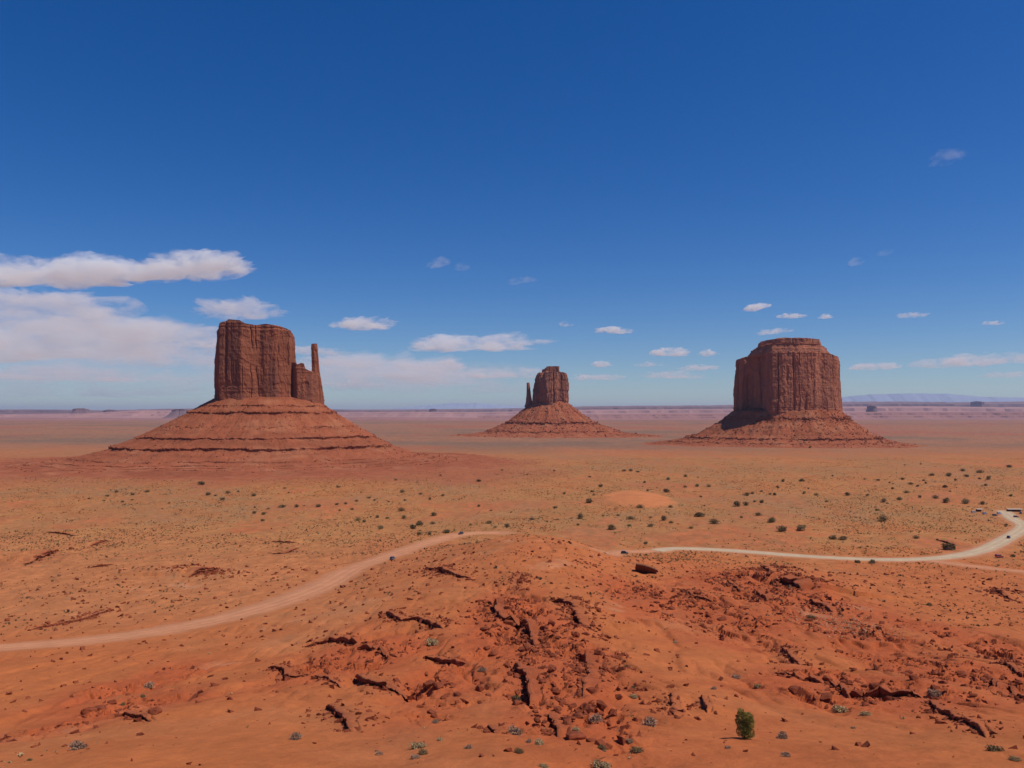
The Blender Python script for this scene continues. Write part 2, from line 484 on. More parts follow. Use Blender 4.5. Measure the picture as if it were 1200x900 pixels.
# the orange dune and the road beds
dune_c = np.array((745 - 600, 0.0)); dune_c = np.array([(748 - 600) / F * 880.0, 880.0])
dd_ = np.sqrt(((XG - dune_c[0] - 6 * pn(XG / 25, YG / 25, 2)) / 38) ** 2 + ((YG - dune_c[1]) / 95) ** 2)
DUNE = 1 - sst(0.80, 1.02, dd_ + 0.22 * fbm(XG / 14, YG / 30, 66, 3))
Z += 5.0 * np.exp(-dd_ ** 2 * 1.6)
ROADM = np.zeros_like(XG)
mrow = (YR > 120) & (YR < 900)
r0, r1_ = np.where(mrow)[0][[0, -1]]
for P, wd in ROADS:
    d, sg, al = seg_dist(XG[r0:r1_], YG[r0:r1_], P)
    k = 1 - sst(wd * 0.55 + 2.0, wd * 0.5 + 11, d)
    Z[r0:r1_] = Z[r0:r1_] * (1 - k) + base_z(XG[r0:r1_], YG[r0:r1_]) * k
    ROCK[r0:r1_] *= 1 - k
    ROADM[r0:r1_] = np.maximum(ROADM[r0:r1_], 1 - sst(wd * 0.45, wd * 0.5 + 5.0, d + 2.5 * fbm(XG[r0:r1_] / 9, YG[r0:r1_] / 9, 3, 3)))

# wide red benches that carry the buttes merge with the plain through the aprons; plain itself flat
# ---- ground colour (bare albedo)
def mixc(a, b, t): return a * (1 - t[..., None]) + np.array(b) * t[..., None]
n1 = fbm(XG / 70, YG / 110, 20.5, 5); n2 = fbm(XG / 16, YG / 22, 22.5, 4); n3 = fbm(XG / 330, YG / 700, 24.5, 4)
col = np.ones(XG.shape + (3,)) * np.array((0.435, 0.132, 0.042))
col = mixc(col, (0.385, 0.092, 0.032), sst(-0.25, 0.55, 0.4 * n2 + 1.1 * ROUGH - 0.15) * near)
col = mixc(col, (0.47, 0.19, 0.078), sst(0.1, 0.6, n1) * 0.7)
left = sst(-40, 160, -XG) * sst(200, 330, YG)
col = mixc(col, (0.43, 0.178, 0.072), left * 0.55 * (1 - far))
scrubm = sst(430, 620, YG + 120 * n1 + 60 * n2) * (1 - sst(1600, 2600, YG + 500 * n3))
col = mixc(col, (0.385, 0.165, 0.058), scrubm * (0.5 + 0.5 * sst(-0.35, 0.3, n2 + 0.6 * n1)))
col = mixc(col, (0.43, 0.128, 0.048), scrubm * sst(0.05, 0.4, n1 + 0.4 * n2) * 0.85)
olive = sst(0.0, 0.4, fbm(XG / 180, YG / 260, 44.5, 4) + 0.12) * sst(480, 800, YG)
col = mixc(col, (0.27, 0.145, 0.068), olive * 0.6 * (0.3 + 0.7 * sst(-0.2, 0.3, n2)))
redap = sst(980, 1200, YG + 70 * n2 + 130 * n1) * (1 - sst(1500, 1900, YG + 200 * n1)) * (1 - sst(-60, 120, XG + 60 * n1))
col = mixc(col, (0.335, 0.105, 0.046), redap * 0.9)
fz = sst(1500, 2600, YG)
fcol = np.ones_like(col) * np.array((0.305, 0.138, 0.075))
fcol = mixc(fcol, (0.19, 0.118, 0.078), 0.85 * sst(-0.15, 0.4, 0.7 * fbm(XG / 1800, YG / 1000, 54.5, 5) + 0.55 * fbm(XG / 320, YG / 420, 56.5, 4, gain=0.65)))
fcol = mixc(fcol, (0.33, 0.105, 0.060), sst(0.05, 0.5, 0.7 * fbm(XG / 1800, YG / 900, 58.5, 4) + 0.45 * fbm(XG / 260, YG / 380, 59.5, 4, gain=0.65)))
col = col * (1 - fz[..., None]) + fcol * fz[..., None]
col = mixc(col, (0.29, 0.085, 0.040), ROCK * 0.7)
pale = sst(0.25, 0.5, fbm(XG / 26, YG / 40, 75.5, 4) - 0.1) * near * sst(-0.1, 0.3, n2)
col = mixc(col, (0.48, 0.23, 0.12), pale * 0.45)
ROADC = np.where(XG < 60, 0.0, 1.0)
hi = fbm(XG / 5, YG / 8, 81.5, 4, gain=0.65); mid = fbm((XG + 0.5 * YG) / 9, YG / 60, 83.5, 4)
col = col * (1 + 0.30 * hi * (1 - sst(900, 1800, YG)) * sst(250, 450, YG) + 0.07 * hi * near + (0.04 + 0.13 * sst(300, 500, YG)) * n2 + 0.05 * mid * near)[..., None]
veg = sst(0.12, 0.5, fbm(XG / 4.0, YG / 7.0, 85.5, 4, gain=0.7) + 0.35 * n1) * sst(150, 420, YG) * (1 - sst(900, 1700, YG))
col = mixc(col, (0.24, 0.135, 0.062), veg * 0.5)
col = mixc(col, (0.47, 0.205, 0.105), ROADM * 0.8)
col = mixc(col, (0.53, 0.185, 0.068), DUNE * 0.92)
yel = sst(0.0, 0.4, fbm(XG / 55, YG / 110, 95.5, 4) + 0.1) * sst(520, 650, YG) * (1 - sst(1300, 1900, YG)) * (1 - DUNE) * (1 - redap) * sst(-220, 60, XG)
col = mixc(col, (0.32, 0.165, 0.060), yel * 0.3)

VT = np.stack([XG, YG, Z], -1).reshape(-1, 3)
g_mat = earth_mat("red_earth", None, 0.13, (0.1, 0.5, 3.0), 0.6, 1.6)
ground = obj("ground", np_mesh("ground", VT, grid_faces(nr, nc), False, col.reshape(-1, 3)), g_mat)
tag(ground, "red desert ground of sand, ledges and scrub flats", None, None, "structure")

_ri = np.arange(len(YR)); _si = np.arange(len(S))
def ground_z(X, Y):
    X = np.asarray(X, float); Y = np.asarray(Y, float)
    a = np.interp(Y, YR, _ri); b = np.interp(X / (Y + OFF), S, _si)
    i = np.clip(a.astype(int), 0, nr - 2); j = np.clip(b.astype(int), 0, nc - 2)
    fa, fb = a - i, b - j
    return Z[i, j] * (1 - fa) * (1 - fb) + Z[i + 1, j] * fa * (1 - fb) + Z[i, j + 1] * (1 - fa) * fb + Z[i + 1, j + 1] * fa * fb
def at(px, py):
    p = cast(px, py, ground_z)
    return Vector((p[0], p[1], float(ground_z(p[0], p[1]))))
def gz(x, y): return float(ground_z(np.array(x), np.array(y)))

# ---- road ribbons
def road(name, P, wd, mat, label, dz=0.12):
    base = ROADCOL[mat.name]
    P = np.array(P); t = np.gradient(P, axis=0); t /= np.linalg.norm(t, axis=1)[:, None]
    n = np.stack([-t[:, 1], t[:, 0]], 1)
    K = 21; rows = []; cc = []
    for k in range(K):
        f = (k / (K - 1) - 0.5)
        jit = 0 if 0 < k < K - 1 else 1.3 * fbm(np.arange(len(P)) / 3.0, np.full(len(P), k * 7.7), 0, 3)
        q = P + n * (f * wd + jit)[:, None] if np.ndim(jit) else P + n * (f * wd)
        z = base_z(q[:, 0], q[:, 1]) + dz + (0.10 * (1 - (2 * f) ** 2)) - (0.25 if k in (0, K - 1) else 0) - 0.10 * math.exp(-((abs(f) - 0.17) / 0.05) ** 2)
        rows.append(np.column_stack([q, z]))
        i0 = np.clip(np.interp(q[:, 1], YR, _ri).astype(int), 0, nr - 1); j0 = np.clip(np.interp(q[:, 0] / (q[:, 1] + OFF), S, _si).astype(int), 0, nc - 1)
        nz_ = fbm(q[:, 0] / 6, q[:, 1] / 6, k * 0.1, 4)
        trk = 1 + 0.10 * (math.exp(-((abs(f) - 0.16) / 0.05) ** 2)) - 0.10 * math.exp(-((abs(f) - 0.29) / 0.04) ** 2) - 0.06 * math.exp(-(f / 0.05) ** 2)
        e_ = sst(0.30, 0.50, abs(f) + 0.10 * nz_)[:, None] * 0.85
        cc.append(np.array(base)[None, :] * trk * (1 + 0.10 * nz_[:, None]) * (1 - e_) + col[i0, j0] * e_)
    V = np.stack(rows, 0).reshape(-1, 3)
    f_ = grid_faces(K, len(P))[:, ::-1]
    o = obj(name, np_mesh(name, V, f_, True, np.stack(cc, 0).reshape(-1, 3)), mat)
    tag(o, label, None, None, "structure")
    return o
def resample(P, step):
    L = np.concatenate([[0], np.cumsum(np.linalg.norm(np.diff(P, axis=0), axis=1))])
    s = np.arange(0, L[-1], step)
    return np.column_stack([np.interp(s, L, P[:, 0]), np.interp(s, L, P[:, 1])])
ROADCOL = {"dirt_road_surface": (0.505, 0.22, 0.112), "pale_gravel_surface": (0.47, 0.345, 0.225)}
m_road = earth_mat("dirt_road_surface", None, 0.12, (0.12, 0.7), 0.2, 1.0)
m_pale = earth_mat("pale_gravel_surface", None, 0.10, (0.1, 0.6), 0.2, 1.0)
road("dirt_road", resample(ROADS[0][0], 3.0), 15.0, m_road, "reddish dirt road winding down the left slope")
road("gravel_road", resample(ROADS[1][0], 3.0), 14.0, m_pale, "pale gravel road crossing the valley floor", 0.16)
road("dirt_road", resample(ROADS[3][0], 3.0), 9.0, m_road, "short reddish dirt stretch that runs into the pale gravel road", 0.06)
road("side_track", resample(ROADS[2][0], 3.0), 9.0, m_road, "pinkish side track leaving the pale gravel road", 0.08)

# ------------------------------------------------------------------ buttes
def frame_at(px, dist):
    """local frame of a far thing: x to the right seen from the camera, y away from it"""
    d = Vector(((px - 600) / F * dist, dist, 0)); a = math.atan2(d.x, d.y)
    return d, -a

def resample_closed(P, n):
    P = np.vstack([P, P[:1]]); L = np.concatenate([[0], np.cumsum(np.linalg.norm(np.diff(P, axis=0), axis=1))])
    s = np.linspace(0, L[-1], n, endpoint=False)
    return np.column_stack([np.interp(s, L, P[:, 0]), np.interp(s, L, P[:, 1])])

def cliff_mesh(name, plan, zb, zt, prof, n=420, m=130, seed=0.0, flute=6.0, crack=5.0, rough=2.0, ncap=26, capn=4.0, smooth_plan=9, bands=1.0, unit=1.0):
    """vertical sided rock: plan (closed, metres), zb(x), zt(x) bottom and top height at local x, prof(t) scale of the plan up the wall"""
    P = resample_closed(np.array(plan, float), n)
    k = np.hanning(smooth_plan + 2)[1:-1]; k /= k.sum()
    for a in (0, 1):
        v = P[:, a]; P[:, a] = np.convolve(np.concatenate([v[-smooth_plan // 2 - smooth_plan:], v, v[:smooth_plan * 2]]), k, 'same')[smooth_plan + smooth_plan // 2 + 1:][:n]
    ctr = np.zeros(2)
    per = np.linalg.norm(np.roll(P, -1, 0) - P, axis=1).sum()
    T = np.roll(P, -1, 0) - np.roll(P, 1, 0); T /= np.linalg.norm(T, axis=1)[:, None]
    N = np.stack([T[:, 1], -T[:, 0]], 1)            # outward for a counter-clockwise plan
    if (N * (P - P.mean(0))).sum() < 0: N = -N
    rows = []; cols = []
    for t in np.linspace(0, 1, m):
        sx, ox = prof(t)
        Q = P * sx + np.array([ox, 0])
        zbx = zb(Q[:, 0]); ztx = zt(Q[:, 0])
        z = zbx + t * (ztx - zbx)
        x, y = P[:, 0] / unit, P[:, 1] / unit
        zz = z / unit
        wob = 3 * pn(zz / 60 + seed, x / 90, y / 90) + 1.2 * pn(zz / 14 + seed, x / 30, y / 30)
        xw, yw = x + wob, y + wob
        fl = np.abs(pn(xw / 46, yw / 46, zz / 900 + seed)) * 1.5 + 0.40 * np.abs(pn(xw / 13, yw / 13, zz / 420 + seed + 5))
        ck = sst(0.06, 0.0, np.abs(pn(xw / 44 + 3, yw / 44, zz / 1200 + seed + 9))) * sst(-0.35, 0.1, pn(x / 60, y / 60, zz / 70 + seed + 61))
        ck2 = sst(0.09, 0.0, np.abs(pn(xw / 19 + 3, yw / 19, zz / 700 + seed + 19))) * sst(0.0, 0.3, pn(x / 40, y / 40, zz / 50 + seed + 71))
        big = fbm(x / 60, y / 60, zz / 90 + seed + 2, 3)
        sm = fbm(x / 7, y / 7, zz / 9 + seed, 4, gain=0.6)
        edge = sst(0.20, 0.05, np.full_like(zz, t)) + sst(0.84, 0.97, np.full_like(zz, t))
        lay = pn(np.zeros_like(zz) + seed, zz * 0 + 2.2, zz / 5.0 + 0.5 * sm + 0.4 * pn(x / 30, y / 30, 0.0)) * bands * (0.22 + 0.78 * edge)
        slab = np.floor(3.2 * pn(xw / 30, yw / 30, zz / 240 + seed + 33) + 0.8 * sst(0.2, 0.3, np.mod(zz / 47 + 0.5 * pn(x / 50, y / 50, 4.0), 1.0))) / 3.2
        slab2 = np.floor(2.6 * pn(xw / 10, yw / 10, zz / 60 + seed + 43)) / 2.6
        off = unit * (-flute * (1 - fl) * 0.5 - crack * ck - 0.6 * crack * ck2 + flute * 0.7 * big + rough * 0.5 * sm + 1.5 * lay + flute * 0.55 * slab + flute * 0.22 * slab2)
        Q = Q + N * off[:, None]
        rows.append(np.column_stack([Q, z]))
    zc = fbm(P[:, 0] / 16 / unit, P[:, 1] / 16 / unit, seed + 50, 4)
    top = rows[-1]
    top[:, 2] += capn * 0.5 * unit * zc
    cx, cy = top[:, 0].mean(), top[:, 1].mean()
    for f in np.linspace(1, 0.0, ncap)[1:]:
        x = cx + (top[:, 0] - cx) * f; y = cy + (top[:, 1] - cy) * f
        z = zt(x) + capn * unit * (0.5 * fbm(x / 16 / unit, y / 16 / unit, seed + 50, 4) + 0.35 * np.floor(2.5 * pn(x / 20 / unit, y / 20 / unit, seed + 60)))
        rows.append(np.column_stack([x, y, z]))
    V = np.stack(rows, 0).reshape(-1, 3)
    return np_mesh(name, V, grid_faces(len(rows), n, True))

def fi(pts):
    xs = [p[0] for p in pts]; ys = [p[1] for p in pts]
    return lambda x: np.interp(x, xs, ys)

def talus_mesh(name, prof, n=560, m=190, inner=(1, 1), seed=0.0, ledges=(), asp=0.85, asym=None, rockcol=(0.17, 0.050, 0.028), earth=(0.305, 0.090, 0.042), pink=(0.34, 0.122, 0.060), inplan=None, gully=2.5, scree=5000, unit=1.0, endcol=(0.335, 0.105, 0.048)):
    """skirt of scree: prof = (radius, z) outward from the rock; ledges = (z, height, strength) of hard bands that stand out"""
    th = np.linspace(0, 2 * math.pi, n, endpoint=False)
    r = np.array([p[0] for p in prof]); zp = np.array([p[1] for p in prof])
    u = np.linspace(0, 1, m) ** 1.0
    # sample by path length so that ledges get their rows
    L = np.concatenate([[0], np.cumsum(np.hypot(np.diff(r), np.diff(zp)))])
    ext = []
    for (z0, hh, st) in ledges:
        s0 = np.interp(-z0, -zp, L); ext += list(np.linspace(s0 - 1.0 * hh, s0 + 2.2 * hh, 14))
    ss = np.sort(np.concatenate([u * L[-1], ext]))
    rr = np.interp(ss, L, r); z_ = np.interp(ss, L, zp)
    RR = rr[:, None] * np.ones(n)[None, :]; ZZ = z_[:, None] * np.ones(n)[None, :]
    TH = np.broadcast_to(th, RR.shape)
    ex = inner[0] - r[0]; ey = inner[1] - r[0] * asp
    cosn, sinn = np.cos(TH), np.sin(TH)
    X = (RR + 0) * cosn; Yy = RR * asp * sinn
    # rounded rectangle near the rock, circle further out
    if inplan is not None:
        k = sst(r[0] * 2.6, r[0] * 0.9, RR)
        sq = 1 / np.maximum(np.maximum(np.abs(cosn) / 1.0, np.abs(sinn) / 1.0), 0.1)
        sqk = 1 + k * 0.55 * (np.minimum(sq, 1.28) - 1)
        X = X * sqk; Yy = Yy * sqk
    lob = 1 + 0.10 * pn(cosn * 1.6, sinn * 1.6, seed + 1) * sst(r[0], r[0] * 2.5, RR) + 0.03 * fbm(cosn * 6, sinn * 6, seed + 4, 3)
    if asym is not None:
        lob = lob * (1 + asym(cosn, sinn) * sst(r[0], r[-1] * 0.7, RR))
    X = X * lob; Yy = Yy * lob
    g = fbm(cosn * 9, sinn * 9, seed + RR / 400, 3)
    body = sst(0.02, 0.2, (ss / L[-1]))[:, None] * sst(1.0, 0.8, (ss / L[-1]))[:, None]
    ZZ = ZZ + gully * g * body + (1.5 * fbm(X / 14, Yy / 14, seed + 7, 5, gain=0.6) + 0.9 * sst(0.3, 0.8, pn(X / 6, Yy / 6, seed + 17))) * body * (gully / 2.2)
    out = np.zeros_like(ZZ); rock = np.zeros_like(ZZ)
    for q, (z0, hh, st) in enumerate(ledges):
        s_ = np.interp(-z0, -zp, L)
        pres = np.clip(st + 1.9 * fbm(cosn * 6 + q * 3, sinn * 6, seed + 11 + q, 6, gain=0.72), 0, 1.25)
        jag = hh * 0.9 * fbm(X / 16, Yy / 16, seed + 3 * q, 4) + 0.9 * hh * fbm(cosn * 3, sinn * 3, seed + 5 * q, 3) * (st < 0.9)
        s2 = ss[:, None] - s_ + jag
        # shelf above, drop at the line, rubble below
        shelf = np.exp(-np.clip(-s2, 0, None) / (hh * 2.2)) * (s2 < 0)
        drop = np.exp(-np.clip(s2, 0, None) / (hh * 1.6)) * (s2 >= 0)
        ZZ = ZZ + pres * hh * (0.30 * shelf - 0.34 * drop)
        out = out + pres * hh * (0.32 * np.exp(-np.clip(-s2, 0, None) / (hh * 0.9)) * (s2 < 0) - 0.15 * drop)
        rock = np.maximum(rock, np.clip(pres, 0, 1) * np.exp(-np.abs(s2 - 0.2 * hh) / (0.8 * hh)) * (0.7 + 0.5 * pn(X / 5, Yy / 5, q)))
    X = X + cosn * out; Yy = Yy + sinn * out
    V = np.stack([X, Yy, ZZ], -1).reshape(-1, 3)
    c = np.ones(X.shape + (3,)) * np.array(earth)
    c = mixc(c, pink, sst(-0.1, 0.5, fbm(X / 50, Yy / 50, seed + ZZ / 30, 4)))
    c = mixc(c, np.array(earth) * 0.8, 0.7 * sst(0.05, 0.4, fbm(X / 300, Yy / 300, ZZ / 9 + seed, 4)))
    c = mixc(c, rockcol, np.clip(rock * 0.9, 0, 1))
    tc_ = endcol
    c = mixc(c, tc_, np.broadcast_to(sst(0.72, 0.97, ss / L[-1])[:, None], rock.shape) * 0.8)
    fq = grid_faces(len(ss), n, True)[:, ::-1]
    # loose blocks lying on the slope
    r = np.random.default_rng(int(seed * 10)); K = int(scree)
    ii = (r.beta(1.3, 1.6, K) * 0.86 * len(ss)).astype(int); jj = r.integers(0, n, K)
    wgt = 0.25 + 0.75 * sst(-0.05, 0.3, fbm(cosn[0, jj] * 7, sinn[0, jj] * 7, ii / 25.0, 3)) + rock[ii, jj]
    kp = r.random(K) < wgt
    ii, jj = ii[kp], jj[kp]
    sz = unit * (0.9 + 2.2 * r.random(len(ii)) ** 3) * (1.0)
    return np_mesh(name, V, fq, False, c.reshape(-1, 3)), [(X[a, b], Yy[a, b], ZZ[a, b] + .1 * q, q * 1.3, q, q, 6.28 * r.random()) for a, b, q in zip(ii, jj, sz)]

m_talus = earth_mat("scree_slope", None, 0.20, (0.06, 0.35), 0.6, 0.35)
def cliff_mat(name, base, dark, sc, st_=0.75):
    return earth_mat(name, base, 0.22, (0.02, 0.12), 0.6, 0.22, (1, 1, 0.35), streak=(sc, st_, dark))
m_cliff_a = cliff_mat("red_sandstone_cliff", (0.29, 0.098, 0.052), (0.155, 0.062, 0.044), 0.05)
m_cliff_b = cliff_mat("dark_sandstone_cliff", (0.31, 0.115, 0.066), (0.17, 0.08, 0.06), 0.05)
m_cliff_c = cliff_mat("brown_sandstone_cliff", (0.36, 0.130, 0.072), (0.18, 0.078, 0.055), 0.04, 0.55)

SCREE = []
# West butte with a thumb: 1600 m away, 1.7 m to a photo pixel
D1 = 1600.0; U1 = D1 / F
def lx(px, c, u): return (px - c) * u
def lz(py, u): return H + (HY - py) * u
d, rz = frame_at(312, D1)
b1 = empty("butte", (d.x, d.y, 0), rz)
tag(b1, "broad mitten-shaped red butte with a thin thumb spire on its right end", "butte")
pr1 = [(55, lz(462, U1)), (98, lz(467.5, U1)), (143, lz(483, U1)), (188, lz(498, U1)), (240, lz(513, U1)), (284, lz(524, U1)), (345, 12), (430, 5), (540, 1.8), (640, -4)]
tm, sc_pos = talus_mesh("talus_slope", pr1, n=900, inner=(100, 80), seed=1.7, inplan=1, asp=0.80, gully=2.0, scree=16000,
    ledges=[(lz(476, U1), 3.0, 0.35), (lz(484, U1), 5.0, 0.75), (lz(499, U1), 2.5, 0.1), (lz(511, U1), 4.5, 0.8), (lz(521.5, U1), 6.0, 0.75), (14, 2.2, 0.35), (9.5, 1.6, 0.4), (7, 1.4, 0.3), (5, 1.2, 0.3)],
    asym=lambda c, s: 0.02 * np.clip(-c, 0, 1) - 0.10 * np.clip(c, 0, 1))
obj("talus_slope", tm, m_talus, b1)
SCREE.append((sc_pos, b1))
zt1 = fi([(lx(x, 312, U1), lz(y, U1)) for x, y in [(250, 402), (256, 398), (258, 390), (263, 384), (273, 380), (283, 380.5), (289, 384), (300, 385), (312, 384), (327, 386), (336, 389), (342, 392), (345, 396)]])
zb1 = fi([(lx(x, 312, U1), lz(y, U1) - 8) for x, y in [(250, 465), (312, 467), (380, 474)]])
xs = lambda p: lx(p, 312, U1)
plan1 = [(xs(256), -20), (xs(261), -60), (xs(285), -74), (xs(300), -70), (xs(306), -67), (xs(312), -71), (xs(322), -74), (xs(339), -64), (xs(346), -24), (xs(343), 30), (xs(325), 60), (xs(280), 60), (xs(259), 35)]
cm = cliff_mesh("cliff_tower", plan1, zb1, zt1, lambda t: (0.995 + 0.02 * t - 0.045 * t ** 3, 0), n=620, m=170, seed=3.3, flute=3.3, crack=3.4, rough=2.0, capn=3.0, bands=1.1)
obj("cliff_tower", cm, m_cliff_a, b1)
zt1b = fi([(xs(338), lz(425, U1)), (xs(346), lz(429, U1)), (xs(350), lz(427, U1)), (xs(353), lz(428, U1)), (xs(355), lz(434, U1)), (xs(362), lz(436, U1)), (xs(370), lz(438, U1)), (xs(373), lz(446, U1)), (xs(377), lz(462, U1)), (xs(380), lz(470, U1))])
plan1b = [(xs(332), -36), (xs(345), -70), (xs(362), -66), (xs(376), -40), (xs(379), 0), (xs(376), 25), (xs(345), 35), (xs(332), 10)]
sm_ = cliff_mesh("shoulder_rock", plan1b, zb1, zt1b, lambda t: (1.02 - 0.04 * t, 0), n=360, m=100, seed=8.1, flute=3.5, crack=3.0, rough=2.4, capn=4.0)
obj("shoulder_rock", sm_, m_cliff_a, b1)
zt1c = fi([(xs(362), lz(403, U1)), (xs(364), lz(401, U1)), (xs(369), lz(402, U1)), (xs(371), lz(406, U1))])
plan1c = [(-7.5, -6), (-2, -9), (6, -7), (8.5, 0), (5, 8), (-6, 7)]
thm = cliff_mesh("thumb_spire", plan1c, lambda x: np.full_like(x, lz(470, U1)), lambda x: np.full_like(x, lz(402, U1)),
    lambda t: (1.75 - 1.0 * t ** 0.8 + 0.10 * math.sin(t * 9) * t + 0.10 * sst(0.88, 0.95, t), 3.5 - 6.5 * t), n=120, m=120, seed=12.1, flute=1.6, crack=1.0, rough=1.6, capn=1.5, smooth_plan=7, ncap=8)
o = obj("thumb_spire", thm, m_cliff_a, b1); o.location = (xs(368), -8, 0)

# Middle butte: 3500 m away
D2 = 3500.0; U2 = D2 / F
d, rz = frame_at(644, D2)
b2 = empty("butte", (d.x, d.y, 0), rz)
tag(b2, "small distant red butte with a thin thumb spire on its left side", "butte")
pr2 = [(40, lz(466, U2)), (84, lz(473, U2)), (130, lz(483, U2)), (186, lz(494, U2)), (240, lz(500, U2)), (310, lz(507, U2)), (370, 6), (440, 1), (560, -6)]
tm, sc_pos = talus_mesh("talus_slope", pr2, n=520, m=130, inner=(82, 70), seed=5.7, inplan=1, asp=0.85, gully=5.0, scree=7000, unit=2.6,
    ledges=[(lz(495.5, U2), 9, 0.7), (lz(505, U2), 5, 0.4)], asym=lambda c, s: 0.04 * np.clip(c, 0, 1) - 0.08 * np.clip(-c, 0, 1))
obj("talus_slope", tm, m_talus, b2)
SCREE.append((sc_pos, b2))
xs2 = lambda p: lx(p, 644, U2)
zt2 = fi([(xs2(622), lz(446, U2)), (xs2(626), lz(441, U2)), (xs2(630), lz(438, U2)), (xs2(640), lz(436, U2)), (xs2(656), lz(436.5, U2)), (xs2(663), lz(438, U2)), (xs2(666), lz(440, U2))])
zb2 = lambda x: np.full_like(x, lz(476, U2))
plan2 = [(xs2(622), 0), (xs2(625), -50), (xs2(634), -62), (xs2(640), -74), (xs2(652), -72), (xs2(656), -50), (xs2(663), -44), (xs2(666.5), -5), (xs2(663), 55), (xs2(630), 60)]
cm = cliff_mesh("cliff_tower", plan2, zb2, zt2, lambda t: (1.02 - 0.06 * t - 0.10 * t ** 4, 3 * t), n=420, m=120, seed=21.3, flute=11, crack=9, rough=3.5, capn=5)
obj("cliff_tower", cm, m_cliff_b, b2)
plan2b = [(xs2(634), -22), (xs2(640), -34), (xs2(655), -32), (xs2(656.5), 0), (xs2(653), 30), (xs2(637), 26)]
cm = cliff_mesh("cap_rock", plan2b, lambda x: np.full_like(x, lz(438.5, U2)), fi([(xs2(633), lz(434, U2)), (xs2(638), lz(433, U2)), (xs2(641), lz(430, U2)), (xs2(655), lz(429.6, U2))]),
    lambda t: (1.0 - 0.04 * t, 0), n=160, m=40, seed=25.3, flute=4, crack=3, rough=3, capn=3, ncap=10)
obj("cap_rock", cm, m_cliff_b, b2)
plan2c = [(-6, -6), (0, -9), (6, -6), (7, 3), (0, 9), (-6, 5)]
cm = cliff_mesh("thumb_spire", plan2c, lambda x: np.full_like(x, lz(477, U2)), lambda x: np.full_like(x, lz(448.5, U2)),
    lambda t: (3.9 - 3.0 * t ** 0.45, 5 - 4 * t), n=90, m=90, seed=27.3, flute=2.2, crack=1.5, rough=2.5, capn=2, smooth_plan=5, ncap=6)
o = obj("thumb_spire", cm, m_cliff_b, b2); o.location = (xs2(618.6), -5, 0)

# Right butte: 2500 m away, broad and flat topped
D3 = 2500.0; U3 = D3 / F
d, rz = frame_at(921, D3)
b3 = empty("butte", (d.x, d.y, 0), rz)
tag(b3, "massive blocky butte with a stepped flat top and a shaded left flank", "butte")
pr3 = [(80, lz(478, U3)), (160, lz(482, U3)), (198, lz(494, U3)), (266, lz(509, U3)), (318, lz(515, U3)), (360, 6), (415, 1.0), (500, -6)]
tm, sc_pos = talus_mesh("talus_slope", pr3, n=760, m=150, inner=(165, 120), seed=9.7, inplan=1, asp=0.78, gully=3.5, scree=14000, unit=1.8,
    ledges=[(lz(490, U3), 6, 0.5), (lz(512.5, U3), 6.5, 0.75), (10, 3, 0.25)], asym=lambda c, s: -0.02 * c - 0.10 * np.clip(c, 0, 1))
obj("talus_slope", tm, m_talus, b3)
SCREE.append((sc_pos, b3))
xs3 = lambda p: lx(p, 921, U3)
zb3 = lambda x: np.full_like(x, lz(487, U3))
zt3 = fi([(xs3(858), lz(424, U3)), (xs3(863), lz(421, U3)), (xs3(873), lz(419, U3)), (xs3(886), lz(417, U3)), (xs3(905), lz(415.5, U3)), (xs3(950), lz(415, U3)), (xs3(971), lz(417, U3)), (xs3(978), lz(420, U3)), (xs3(983), lz(426, U3))])
plan3 = [(xs3(861), 30), (xs3(864), -18), (xs3(872), -36), (xs3(879), -28), (xs3(894), -50), (xs3(900), -114), (xs3(906), -138), (xs3(916), -134), (xs3(936), -112), (xs3(953), -86), (xs3(958), -68), (xs3(967), -52), (xs3(977), -14), (xs3(983), 40), (xs3(974), 105), (xs3(900), 120), (xs3(866), 90)]
def prof3(t): return (1.02 - 0.045 * t, 1.5 * t)
cm = cliff_mesh("cliff_tower", plan3, zb3, zt3, prof3, n=760, m=170, seed=33.3, flute=6, crack=6.5, rough=3.0, capn=4, bands=1.0)
obj("cliff_tower", cm, m_cliff_c, b3)
plan3b = [(xs3(876), 10), (xs3(884), -50), (xs3(905), -98), (xs3(936), -78), (xs3(960), -40), (xs3(971), 10), (xs3(960), 80), (xs3(890), 80)]
zt3b = fi([(xs3(874), lz(413, U3)), (xs3(886), lz(408.5, U3)), (xs3(900), lz(405, U3)), (xs3(948), lz(404, U3)), (xs3(962), lz(407, U3)), (xs3(970), lz(411, U3))])
cm = cliff_mesh("middle_tier", plan3b, lambda x: np.full_like(x, lz(419, U3)), zt3b, lambda t: (1.0 - 0.10 * sst(0.25, 1, t), 0), n=420, m=60, seed=37.3, flute=4, crack=2.5, rough=3, capn=5, bands=2.4)
obj("middle_tier", cm, m_cliff_c, b3)
plan3c = [(xs3(889), 10), (xs3(892), -40), (xs3(915), -62), (xs3(945), -52), (xs3(958), -20), (xs3(960), 20), (xs3(940), 60), (xs3(896), 56)]
zt3c = fi([(xs3(887), lz(401.5, U3)), (xs3(900), lz(399.5, U3)), (xs3(918), lz(397.5, U3)), (xs3(945), lz(398.3, U3)), (xs3(961), lz(399.5, U3))])
cm = cliff_mesh("cap_rock", plan3c, lambda x: np.full_like(x, lz(408, U3)), zt3c, lambda t: (1.02 - 0.05 * t, 0), n=360, m=44, seed=39.3, flute=3.5, crack=3, rough=3, capn=3, bands=2.0)
obj("cap_rock", cm, m_cliff_c, b3)

